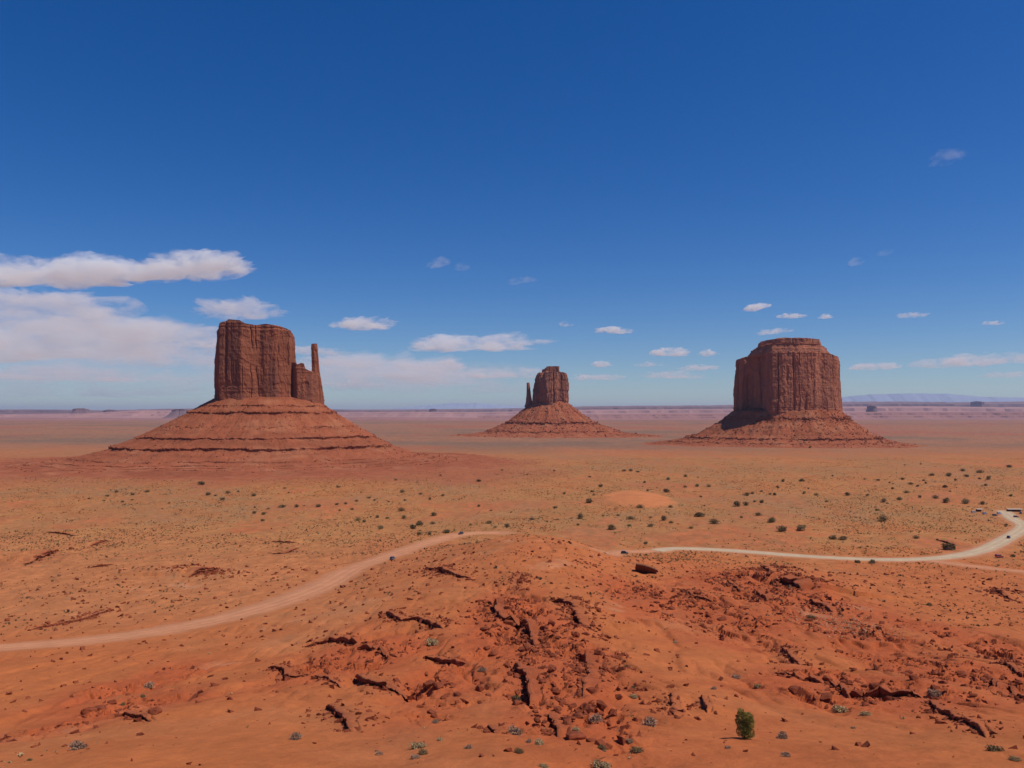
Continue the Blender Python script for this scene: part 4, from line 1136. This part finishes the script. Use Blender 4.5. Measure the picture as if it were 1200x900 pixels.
# positions read as photo pixels, then set on the ground: (x, y, width in pixels)
SH = []
def crop(l, ox, oy, sc): 
    for x, y, wv in l: SH.append((ox + x / sc, oy + y / sc, wv / sc))
crop([(226,118,28),(527,142,26),(612,152,18),(654,176,26),(716,160,22),(131,210,28),(219,200,26),(262,198,22),(312,185,22),(368,170,22),(396,182,18),(409,192,14),(462,188,20),(538,182,18),
      (522,228,32),(232,230,20),(290,225,20),(535,262,34),(456,264,28),(346,280,30),(318,274,28),(408,260,26),(424,312,30),(676,246,44),(606,288,56),(578,308,42),(668,290,28),(606,340,30),(654,338,32),(730,328,40),
      (845,298,20),(931,286,30),(961,308,22),(1016,300,36),(1135,268,34),(883,210,22),(942,230,16),(886,92,22),(993,42,14),(1110,62,14),(30,208,24),(378,262,14),(705,66,14),(340,82,14),(495,88,16)], 340, 540, 4)
crop([(254,116,30),(204,72,22),(84,152,20),(216,142,18),(200,186,44),(224,158,16),(44,216,24),(160,258,48),(150,296,28),(268,256,18),(308,310,50),(396,264,38),(490,262,26),(490,298,42),(552,270,40),(586,284,30),(584,212,28),(440,210,38),
      (462,98,26),(476,138,18),(566,136,48),(652,118,26),(708,112,36),(762,116,28),(724,166,18),(572,82,26),(652,66,34),(718,248,56),(678,310,28),(786,284,44),(892,202,46),(936,202,28),(978,188,22),(1010,190,30),(940,154,38),(966,150,24),(1008,142,16),
      (1050,154,18),(1072,156,20),(916,260,28),(996,248,34),(1052,278,44),(1104,322,40),(1190,312,44),(1110,94,16),(1088,124,16),(364,44,20),(396,44,20),(430,48,22),(38,46,14),(6,284,16),(466,380,36),(390,300,26),(336,252,22)], 640, 540, 4)
crop([(198,16,20),(70,172,20),(46,202,18),(158,168,34),(32,236,22),(226,236,26),(170,228,28),(190,208,14),(374,234,34),(466,236,26),(302,148,14),(452,164,16),(514,168,20),(570,180,16),(586,186,14),(584,208,18),(632,164,18),(648,222,36),
      (710,246,28),(616,252,46),(540,266,36),(512,306,30),(560,276,22),(784,248,36),(838,260,66),(926,270,46),(846,146,28),(830,198,28),(766,144,24),(992,128,34),(1034,160,34),(912,122,28),(1132,104,28),(1138,240,24),(852,220,18),(540,352,46),
      (158,392,66),(66,398,48),(18,356,44),(304,438,40),(350,440,44),(694,438,26),(432,346,18),(274,268,20),(1004,276,34),(1116,376,30),(716,94,12),(640,98,12),(990,160,24),(930,150,22),(880,168,22),(700,196,20),(740,182,18),(668,186,20),(728,170,18),(1020,192,24)], 900, 520, 4)
crop([(58,92,16),(518,194,24),(456,186,18),(576,184,22),(418,202,16),(406,220,18),(478,224,18),(516,216,18),(812,194,26),(890,188,24),(870,214,24),(842,200,18),(990,198,26),(930,184,18),(1100,242,26),(1048,252,16),(994,268,20),(1030,270,26),(1158,242,24),(1026,298,16),(996,246,16),(1112,172,14),(784,152,36),(1128,188,18),(660,230,14),(348,212,14)], 0, 520, 3.333)
def shrub_label(px, py, big):
    a = "broad dark desert shrub" if big else "small dark desert shrub"
    if px < 200: wv = "on the flat below the broad butte, left of its tower"
    elif px < 345: wv = "on the flat right below the broad butte"
    elif px < 440: wv = "on the tan flat below the thumb spire"
    elif px < 545: wv = "around the far bend of the red dirt road" if py > 590 else "on the tan flat beyond the red dirt road"
    elif px < 660: wv = "on the flat between the hill crest and the middle butte"
    elif px < 705: wv = "left of the orange sand dune"
    elif px < 790: wv = "below the orange sand dune" if py > 590 else "behind the orange sand dune"
    elif px < 880: wv = "right of the orange sand dune" if py < 600 else "above the start of the pale road"
    elif px < 1010: wv = "near the middle of the pale road" if py > 600 else "on the plain below the blocky butte"
    elif px < 1100: wv = "in the tan scrub below the blocky butte's right foot" if py < 585 else "above the bend of the pale road"
    else: wv = "in the dark scrub at the right edge" if py < 578 else "near the parked cars at the right edge"
    return a, wv
cnt_lab = {}
for i, (px, py, wp) in enumerate(SH):
    p = at(px, py + 0.25 * wp)
    s = wp / F * p.y / 2.0 * random.uniform(.85, 1.3)
    o = bpy.data.objects.new("desert_shrub", shrub_var[i % 6]); link(o)
    o.location = (p.x, p.y, p.z - 0.04); o.scale = (s * random.uniform(.9, 1.35), s * random.uniform(.8, 1.1), s * random.uniform(.6, .95)); o.rotation_euler = (0, 0, random.uniform(0, 6.28))
    a, wv = shrub_label(px, py, wp > 9.4)
    tag(o, a + " " + wv, "shrub", a.split()[0] + " shrubs " + wv)

# low scrub that nobody would count
tv = []
for k in range(5):
    V, Fq = leaf_mass(300 + k, 14, 0.7, 0.8, 0.34, 3, 0.0, 0.5, 0.2)
    tv.append((V, Fq))
def scrub(name, N, y0, y1, mat, smin, smax, label, pw, msk):
    X_ = rng.uniform(-1, 1, N); Y_ = y0 + (y1 - y0) * rng.random(N) ** pw
    X_ = X_ * 0.72 * Y_
    ii = np.clip(np.interp(Y_, YR, _ri).astype(int), 0, nr - 1); jj = np.clip(np.interp(X_ / (Y_ + OFF), S, _si).astype(int), 0, nc - 1)
    p_ = msk(X_, Y_, ii, jj) * (1 - np.clip(ROADM[ii, jj] * 3, 0, 1)) * (1 - np.clip(DUNE[ii, jj] * 2, 0, 1))
    kp = rng.random(N) < p_
    X_, Y_ = X_[kp], Y_[kp]; Z_ = ground_z(X_, Y_)
    s = rng.uniform(smin, smax, len(X_)) * np.where(rng.random(len(X_)) < .07, 1.7, 1)
    pos = list(zip(X_, Y_, Z_ - .03, s, s, s * rng.uniform(.6, 1, len(X_)), rng.uniform(0, 6.28, len(X_))))
    print(name, len(pos))
    return scatter(name, tv, pos, mat, label, "scrub")
pat = lambda X_, Y_: sst(-0.25, 0.35, fbm(X_ / 70, Y_ / 110, 20.5, 4) * -1 + 0.7 * fbm(X_ / 25, Y_ / 35, 91.0, 3))
scrub("scrub", 110000, 250, 1700, m_scrub, 0.40, 1.25, "low olive scrub dotted over the valley flats", 1.35, lambda X_, Y_, i, j: pat(X_, Y_) ** 1.6 * (1.0 * sst(430, 560, Y_) + 0.12))
scrub("yellow_scrub", 26000, 480, 1300, m_yel, 0.5, 1.5, "yellowish brush in patches on the valley flats", 1.2, lambda X_, Y_, i, j: 0.7 * sst(0.0, 0.35, fbm(X_ / 55, Y_ / 110, 95.5, 4) + 0.1) * (0.25 + 0.75 * sst(-220, 60, X_)))
scrub("dry_grass", 5000, 66, 470, m_straw, 0.14, 0.42, "sparse dry grass tufts on the near slope", 1.2, lambda X_, Y_, i, j: 0.25 * sst(-0.1, 0.3, fbm(X_ / 18, Y_ / 25, 93.0, 3)))

# foreground bushes, each with its own words
tuft = {}
m_twig = flat_mat("dry_twig_heart", (0.16, 0.09, 0.055), 0.9, 0, 0.1, 0.2)
def tuft_mesh(kind, seed):
    mat = {"grey": m_grey, "straw": m_straw, "olive": m_olive, "dark": m_dark}[kind]
    V, Fq = leaf_mass(seed, 1100, 0.95, 0.85, 0.105, 6, 0.0, 1.6, 0.25)
    # woody twiggy heart that the leaves sit on
    th, ph = np.meshgrid(np.linspace(0, 2 * math.pi, 18, endpoint=False), np.linspace(-0.15, math.pi / 2, 9))
    lum = 1 + 0.28 * fbm(np.cos(th) * np.cos(ph) * 2.2 + seed, np.sin(th) * np.cos(ph) * 2.2, np.sin(ph) * 2.2, 3)
    W = np.stack([0.56 * np.cos(th) * np.cos(ph) * lum, 0.56 * np.sin(th) * np.cos(ph) * lum, 0.36 * np.sin(ph) * lum], -1).reshape(-1, 3)
    me = np_mesh("sagebrush", np.vstack([V, W]), [Fq, grid_faces(9, 18, True) + len(V)]); me.materials.append(mat); me.materials.append(m_twig)
    mi = np.zeros(len(me.polygons), np.int32); mi[len(Fq):] = 1; me.polygons.foreach_set('material_index', mi); return me
for kd in ("grey", "straw", "olive", "dark"): tuft[kd] = [tuft_mesh(kd, 900 + q + len(kd) * 10) for q in range(3)]
SB = [
 (603,855,24,"grey","long low grey sagebrush beside the dark hole at the bottom"),
 (697,841,19,"grey","round purple-grey sagebrush under the right gully wall"),
 (761,846,23,"grey","large round purple-grey sagebrush between the gully and the juniper"),
 (676,855,13,"straw","small straw-coloured bush below the low gully wall"),
 (727,855,11,"grey","small dark grey bush between the two round purple ones"),
 (609,879,14,"olive","olive bush below the long low grey sagebrush"),
 (632,869,16,"straw","pale bush right of the olive bush at the bottom"),
 (619,868,10,"grey","small grey bush touching the pale one at the bottom"),
 (747,877,18,"olive","green-tinged bush at the bottom below the large purple sagebrush"),
 (738,867,11,"grey","thin dry bush above the green-tinged one"),
 (705,895,26,"straw","pale spreading bush cut by the bottom edge"),
 (637,896,14,"straw","short straw bush at the bottom edge left of the pale spreading one"),
 (706,876,14,"olive","faint greenish tuft above the pale spreading bush"),
 (917,862,18,"grey","grey dry bush right of the juniper"),
 (921,884,14,"grey","twiggy grey bush below the dry bush right of the juniper"),
 (853,875,10,"grey","small grey tuft just below the juniper's shadow"),
 (984,830,18,"straw","pale bush under the long rubble ridge, left of two"),
 (1014,835,15,"straw","round pale bush under the long rubble ridge, right of two"),
 (1095,811,18,"grey","blue-grey bush on top of the rubble ridge"),
 (1165,876,20,"olive","long olive bush near the bottom right corner"),
 (1190,888,15,"straw","round straw bush in the bottom right corner"),
 (863,793,14,"grey","flat grey bush on the bare slope above the juniper"),
 (888,803,11,"straw","small dry tuft right of the flat grey bush above the juniper"),
 (565,784,12,"grey","grey bush on the rock field left of the gully's lower wall"),
 (605,818,14,"olive","greyish green bush in the lower gully"),
 (507,752,20,"straw","pale dry bush above the long ledge left of the gully"),
 (346,863,18,"grey","dark grey bush below the hook-shaped ledge"),
 (444,882,12,"grey","small dark bush near the bottom, left of the greenish cluster"),
 (490,872,22,"straw","pale grass clump in the greenish cluster near the bottom"),
 (497,880,16,"olive","olive bush in the greenish cluster near the bottom"),
 (487,886,14,"grey","grey bush at the foot of the greenish cluster"),
 (548,875,12,"grey","lone grey tuft right of the greenish cluster"),
 (510,845,11,"grey","small grey tuft above the greenish cluster"),
 (516,866,10,"straw","thin dry tuft on the sand right of the cluster"),
 (173,802,16,"grey","dark grey bush below the bend of the red road at left"),
 (168,815,9,"olive","small bush just below the dark grey one at left"),
 (91,873,26,"grey","long grey bush by the low outcrop at bottom left"),
 (143,825,8,"dark","tiny dark bush above the low outcrop at bottom left"),
 (34,890,8,"dark","tiny dark bush in the bottom left corner"),
 (1000,852,8,"grey","tiny dry weed below the round pale bush on the right slope"),
 (1088,708,10,"dark","dark green bush alone on the slope below the pale road's bend"),
 (951,722,11,"olive","olive bush in the rubble below the knoll"),
 (1005,658,9,"dark","dark bush on the near edge of the pale road, left of two"),
 (1022,658,11,"dark","dark bush on the near edge of the pale road, right of two"),
 (1187,651,8,"dark","dark bush beside the red vehicle at the right"),
 (1112,640,20,"dark","dark bush on the rock pile above the pale road's bend"),
 (836,806,9,"grey","tiny dark grey bush on the red slope above the juniper"),
 (742,815,13,"straw","faint pale tuft on the red slope right of the gully"),
 (743,806,9,"olive","faint olive tuft above the pale one right of the gully"),
 (735,780,9,"olive","small olive tuft on the bare red dome right of the gully"),
 (792,752,8,"straw","tiny pale tuft on the bare dome in the middle"),
]
for i, (px, py, wp, kd, lab) in enumerate(SB):
    p = at(px, py + 0.2 * wp)
    s = wp / F * p.y / 2.0 * 1.08
    o = bpy.data.objects.new("sagebrush", tuft[kd][i % 3]); link(o)
    o.location = (p.x, p.y, p.z - 0.05); o.scale = (s * random.uniform(1, 1.2), s, s * random.uniform(.65, .85)); o.rotation_euler = (0, 0, random.uniform(-.4, .4))
    tag(o, lab, "bush")

# the juniper
p = at(872, 866)
jt = empty("juniper_tree", (p.x, p.y, p.z)); U = p.y / F
tag(jt, "single bright green juniper standing on bare sand near the bottom", "tree")
hJ = 36 * U
def blob_leaves(seed, blobs, n, leaf):
    r = np.random.default_rng(seed); VV = []
    w_ = np.array([b[3] ** 2 for b in blobs]); w_ = w_ / w_.sum()
    ci = r.choice(len(blobs), n, p=w_); B = np.array(blobs)
    d = r.normal(size=(n, 3)); d /= np.linalg.norm(d, axis=1)[:, None]
    lum = 1 + 0.35 * fbm(d[:, 0] * 2 + ci, d[:, 1] * 2, d[:, 2] * 2, 3)
    rad = (0.55 + 0.45 * r.random(n) ** .5) * lum
    p_ = B[ci, :3] + d * (B[ci, 3] * rad)[:, None] * np.array([1, 1, 1.15])
    a = d * 0.6 + r.normal(size=(n, 3)) * .5 + np.array([0, 0, .7]); a /= np.linalg.norm(a, axis=1)[:, None]
    b = np.cross(a, r.normal(size=(n, 3))); b /= np.linalg.norm(b, axis=1)[:, None]
    L = leaf * r.uniform(.6, 1.5, n)[:, None]; W_ = L * .4
    p_[:, 2] = np.maximum(p_[:, 2], .05)
    V = np.stack([p_ - b * W_, p_ + a * L, p_ + b * W_, p_ - a * L * .5], 1).reshape(-1, 3)
    return np_mesh("crown", V, np.arange(n * 4).reshape(-1, 4))
hb = hJ
blobs = [(-.10 * hb, 0, .85 * hb, .12 * hb), (-.11 * hb, .02, .72 * hb, .15 * hb), (.13 * hb, 0, .68 * hb, .17 * hb), (.16 * hb, -.05, .54 * hb, .18 * hb), (-.17 * hb, .1 * hb, .55 * hb, .10 * hb), (0, 0, .48 * hb, .17 * hb), (-.12 * hb, 0, .44 * hb, .13 * hb),
         (.02 * hb, -.1 * hb, .28 * hb, .17 * hb), (.20 * hb, -.05 * hb, .20 * hb, .14 * hb), (-.10 * hb, .05 * hb, .22 * hb, .14 * hb), (.08 * hb, .1 * hb, .36 * hb, .17 * hb), (.05 * hb, .02, .12 * hb, .14 * hb)]
obj("crown", blob_leaves(3, blobs, 9000, 0.07), m_green, jt)
bm = bmesh.new()
def tube(bm, a, b, r0, r1, n=7):
    a, b = Vector(a), Vector(b); q = (b - a).to_track_quat('Z', 'Y'); A = []; B_ = []
    for k in range(n):
        an = 2 * math.pi * k / n; v = Vector((math.cos(an), math.sin(an), 0))
        A.append(bm.verts.new(a + q @ (v * r0))); B_.append(bm.verts.new(b + q @ (v * r1)))
    for k in range(n): bm.faces.new((A[k], A[(k + 1) % n], B_[(k + 1) % n], B_[k]))
    bm.faces.new(A[::-1]); bm.faces.new(B_)
tube(bm, (0, 0, -.2), (.02, 0, .3 * hb), .13, .10); tube(bm, (.02, 0, .3 * hb), (-.08 * hb, 0, .72 * hb), .10, .05); tube(bm, (.02, 0, .28 * hb), (.12 * hb, 0, .6 * hb), .08, .04); tube(bm, (.0, 0, .15 * hb), (.2 * hb, -.05 * hb, .26 * hb), .06, .03)
me = bpy.data.meshes.new("trunk"); bm.to_mesh(me); bm.free()
obj("trunk", me, m_wood, jt)

# ------------------------------------------------------------------ vehicles
m_glass = flat_mat("dark_car_glass", (0.02, 0.025, 0.03), 0.12, 0, 0.6)
m_tyre = flat_mat("black_rubber", (0.02, 0.02, 0.02), 0.85)
m_rim = flat_mat("grey_alloy", (0.45, 0.45, 0.46), 0.35, 0.9)
m_lamp = flat_mat("clear_lamp", (0.75, 0.75, 0.72), 0.2)
m_tail = flat_mat("red_lamp", (0.45, 0.02, 0.02), 0.3)
def paint(name, c): return flat_mat(name, c, 0.35, 0.1, 0.5)
def loft(bm, secs):
    R_ = [[bm.verts.new(v) for v in s] for s in secs]
    n = len(R_[0])
    for a, b in zip(R_, R_[1:]):
        for i in range(n): bm.faces.new((a[i], a[(i + 1) % n], b[(i + 1) % n], b[i]))
    bm.faces.new(R_[0][::-1]); bm.faces.new(R_[-1])
def car_body(bm, tall):
    # x forward; sections along x: (x, half width, bottom, waist, roof height, roof half width)
    for nm, secs in (("low", [(-2.25, .80, .45, .85), (-2.15, .88, .35, .95), (-1.0, .92, .28, 1.0), (1.0, .92, .28, .98), (1.7, .90, .32, .90), (2.15, .84, .36, .78), (2.28, .74, .45, .68)]),):
        S_ = []
        for x, hw, b0, t0 in secs:
            S_.append([(x, -hw * .94, b0), (x, hw * .94, b0), (x, hw, (b0 + t0) / 2), (x, hw * .92, t0), (x, -hw * .92, t0), (x, -hw, (b0 + t0) / 2)])
        loft(bm, S_)
    top = 1.78 if tall else 1.48
    xb = (-2.1, -1.85) if tall else (-1.75, -1.05)
    S_ = []
    for x, z, hw in [(xb[0], .93, .80), (xb[1], top - .05, .68), (-.2, top, .70), (.25, top - .03, .68), (1.05, .94, .80)]:
        S_.append([(x, -.82, .90), (x, .82, .90), (x, hw, z), (x, -hw, z)])
    loft(bm, S_)
def make_car(col_name, col, tall, label, group=None):
    root = empty("car", (0, 0, 0)); tag(root, label, "car", group)
    bm = bmesh.new(); car_body(bm, tall)
    bmesh.ops.recalc_face_normals(bm, faces=bm.faces); bmesh.ops.bevel(bm, geom=bm.edges[:], offset=.03, segments=1, affect='EDGES')
    me = bpy.data.meshes.new("body"); bm.to_mesh(me); bm.free(); obj("body", me, paint(col_name, col), root)
    top = 1.78 if tall else 1.48; xb = (-1.95, -1.72) if tall else (-1.5, -.98)
    for sy in (-1, 1):
        bm = bmesh.new(); y0, y1 = sy * .835, sy * .725
        vs = [bm.verts.new(v) for v in [(xb[0], y0, 1.02), (xb[1], y1, top - .14), (.2, y1, top - .14), (.85, y0, 1.02)]]
        bm.faces.new(vs); r_ = bmesh.ops.extrude_face_region(bm, geom=bm.faces[:]); bmesh.ops.translate(bm, vec=(0, sy * .015, 0), verts=[v for v in r_["geom"] if isinstance(v, bmesh.types.BMVert)])
        me = bpy.data.meshes.new("window"); bm.to_mesh(me); bm.free(); obj("window", me, m_glass, root)
    for nm, vs in (("windscreen", [(1.0, -.74, 1.0), (1.0, .74, 1.0), (.34, .62, top - .10), (.34, -.62, top - .10)]), ("rear_window", [(xb[0] - .17, .70, 1.05), (xb[0] - .17, -.70, 1.05), (xb[1] - .13, -.60, top - .16), (xb[1] - .13, .60, top - .16)])):
        bm = bmesh.new(); bm.faces.new([bm.verts.new(v) for v in vs]); sx = .03 if nm == "windscreen" else -.03
        r_ = bmesh.ops.extrude_face_region(bm, geom=bm.faces[:]); bmesh.ops.translate(bm, vec=(sx, 0, .02), verts=[v for v in r_["geom"] if isinstance(v, bmesh.types.BMVert)])
        me = bpy.data.meshes.new(nm); bm.to_mesh(me); bm.free(); obj(nm, me, m_glass, root)
    wm = bpy.data.meshes.new("wheel"); bm = bmesh.new(); bmesh.ops.create_cone(bm, cap_ends=True, segments=20, radius1=.36, radius2=.36, depth=.24)
    bmesh.ops.rotate(bm, verts=bm.verts, cent=(0, 0, 0), matrix=__import__("mathutils").Matrix.Rotation(R(90), 3, 'X')); bmesh.ops.bevel(bm, geom=bm.edges[:], offset=.03, segments=1, affect='EDGES'); bm.to_mesh(wm); bm.free()
    rm = bpy.data.meshes.new("rim"); bm = bmesh.new(); bmesh.ops.create_cone(bm, cap_ends=True, segments=14, radius1=.22, radius2=.22, depth=.27)
    bmesh.ops.rotate(bm, verts=bm.verts, cent=(0, 0, 0), matrix=__import__("mathutils").Matrix.Rotation(R(90), 3, 'X')); bm.to_mesh(rm); bm.free()
    for x in (-1.35, 1.38):
        for y in (-.82, .82):
            wl = obj("wheel", wm, m_tyre, root, (x, y, .36)); obj("rim", rm, m_rim, wl)
    for nm, x, mt in (("headlight", 2.18, m_lamp), ("tail_light", -2.2, m_tail)):
        for y in (-.6, .6):
            bm = bmesh.new(); bmesh.ops.create_cube(bm, size=1); bmesh.ops.scale(bm, vec=(.12, .3, .14), verts=bm.verts); bmesh.ops.bevel(bm, geom=bm.edges[:], offset=.02, segments=1, affect='EDGES')
            me = bpy.data.meshes.new(nm); bm.to_mesh(me); bm.free(); obj(nm, me, mt, root, (x, y, .70))
    return root
def put(o, px, py, ang, s=1.0, dz=0.22):
    p = at(px, py); o.location = (p.x, p.y, p.z + dz); o.rotation_euler = (0, 0, ang); o.scale = (s, s, s); return o
def road_dir(px, py):
    p = at(px, py); best = None
    for P, wd in ROADS:
        d = np.linalg.norm(P - np.array([p.x, p.y]), axis=1); k = int(np.argmin(d)); k = min(max(k, 1), len(P) - 2)
        if best is None or d.min() < best[0]: v = P[k + 1] - P[k - 1]; best = (d.min(), math.atan2(v[1], v[0]))
    return best[1]
put(make_car("grey_blue_paint", (0.10, 0.12, 0.15), True, "grey-blue car driving on the red dirt road, nearer of two"), 460, 656, road_dir(460, 656), 1.05)
put(make_car("dark_grey_paint", (0.055, 0.045, 0.06), True, "dark car at the far bend of the red dirt road by the hill crest"), 540, 626.5, road_dir(540, 626) + R(180), 1.05)
put(make_car("black_paint", (0.015, 0.015, 0.018), True, "black car where the red dirt meets the start of the pale road"), 732, 649.5, R(-8), 1.1)
put(make_car("dark_blue_paint", (0.02, 0.025, 0.11), True, "dark blue car driving on the pale road near the right edge"), 1182, 631, road_dir(1182, 631), 1.1)
put(make_car("red_paint", (0.42, 0.03, 0.02), True, "red vehicle stopped beside the side track at right"), 1171, 653.5, R(4), 1.15)
lot = [(1141, 601, "white_paint", (0.5, 0.48, 0.46), "white car parked at the left end of the stalls at right", 10), (1154, 602.5, "silver_blue_paint", (0.30, 0.34, 0.48), "silver-blue car parked under the end of the stalls at right", 20),
       (1166, 604.5, "charcoal_paint", (0.05, 0.05, 0.07), "charcoal car parked in front of the stalls", 5), (1171, 602.5, "pale_grey_paint", (0.45, 0.45, 0.55), "pale grey car parked right behind the charcoal one", 15),
       (1196, 602, "violet_blue_paint", (0.13, 0.12, 0.30), "violet-blue car parked at the right edge by the stalls", 60), (1191, 606.5, "brown_paint", (0.20, 0.10, 0.08), "brown car parked near the right edge below the stalls", -10)]
for px, py, nm, c, lab, an in lot:
    put(make_car(nm, c, True, lab), px, py, R(an), 1.05, 0.02)
# vendor stalls: thin roofs on posts
m_roof = flat_mat("weathered_white_roof", (0.42, 0.32, 0.26), 0.7, 0, 0.2, 0.12); m_plank = flat_mat("brown_planks", (0.16, 0.08, 0.05), 0.85, 0, 0.1, 0.2)
def stall(px, py, L, lab, ang):
    p = at(px, py); root = empty("market_stall", (p.x, p.y, p.z), ang); tag(root, lab, "stall")
    def bx(nm, x, y, z, sx, sy, sz, mt):
        bm = bmesh.new(); bmesh.ops.create_cube(bm, size=1); bmesh.ops.scale(bm, vec=(sx, sy, sz), verts=bm.verts); bmesh.ops.bevel(bm, geom=bm.edges[:], offset=.02, segments=1, affect='EDGES')
        me = bpy.data.meshes.new(nm); bm.to_mesh(me); bm.free(); obj(nm, me, mt, root, (x, y, z))
    r_ = 2.1
    bm = bmesh.new()
    loft(bm, [[(x, -1.8, r_), (x, 1.9, r_ + .5), (x, 1.9, r_ + .65), (x, -1.8, r_ + .15)] for x in (-L / 2, L / 2)])
    me = bpy.data.meshes.new("roof"); bm.to_mesh(me); bm.free(); obj("roof", me, m_roof, root)
    for k in range(int(L / 3.2) + 1):
        x = -L / 2 + .3 + k * (L - .6) / int(L / 3.2)
        bx("post", x, -1.5, r_ / 2 - .2, .16, .16, r_ + .4, m_plank); bx("post", x, 1.6, (r_ + .4) / 2 - .2, .16, .16, r_ + .8, m_plank)
    bx("counter", 0, -1.2, 1.0, L - 1.0, .8, .12, m_plank); bx("back_wall", 0, 1.75, .9, L - .7, .08, 2.2, m_plank)
stall(1189, 599.5, 14, "long open vendor stall with a thin pale roof at the right edge", R(-3))
stall(1148, 599.5, 6, "short open vendor stall with a pale roof, left of the long stall", R(2))
print("shrubs", len(SH), "rocks", len(rocks), "objects", len(C.objects))
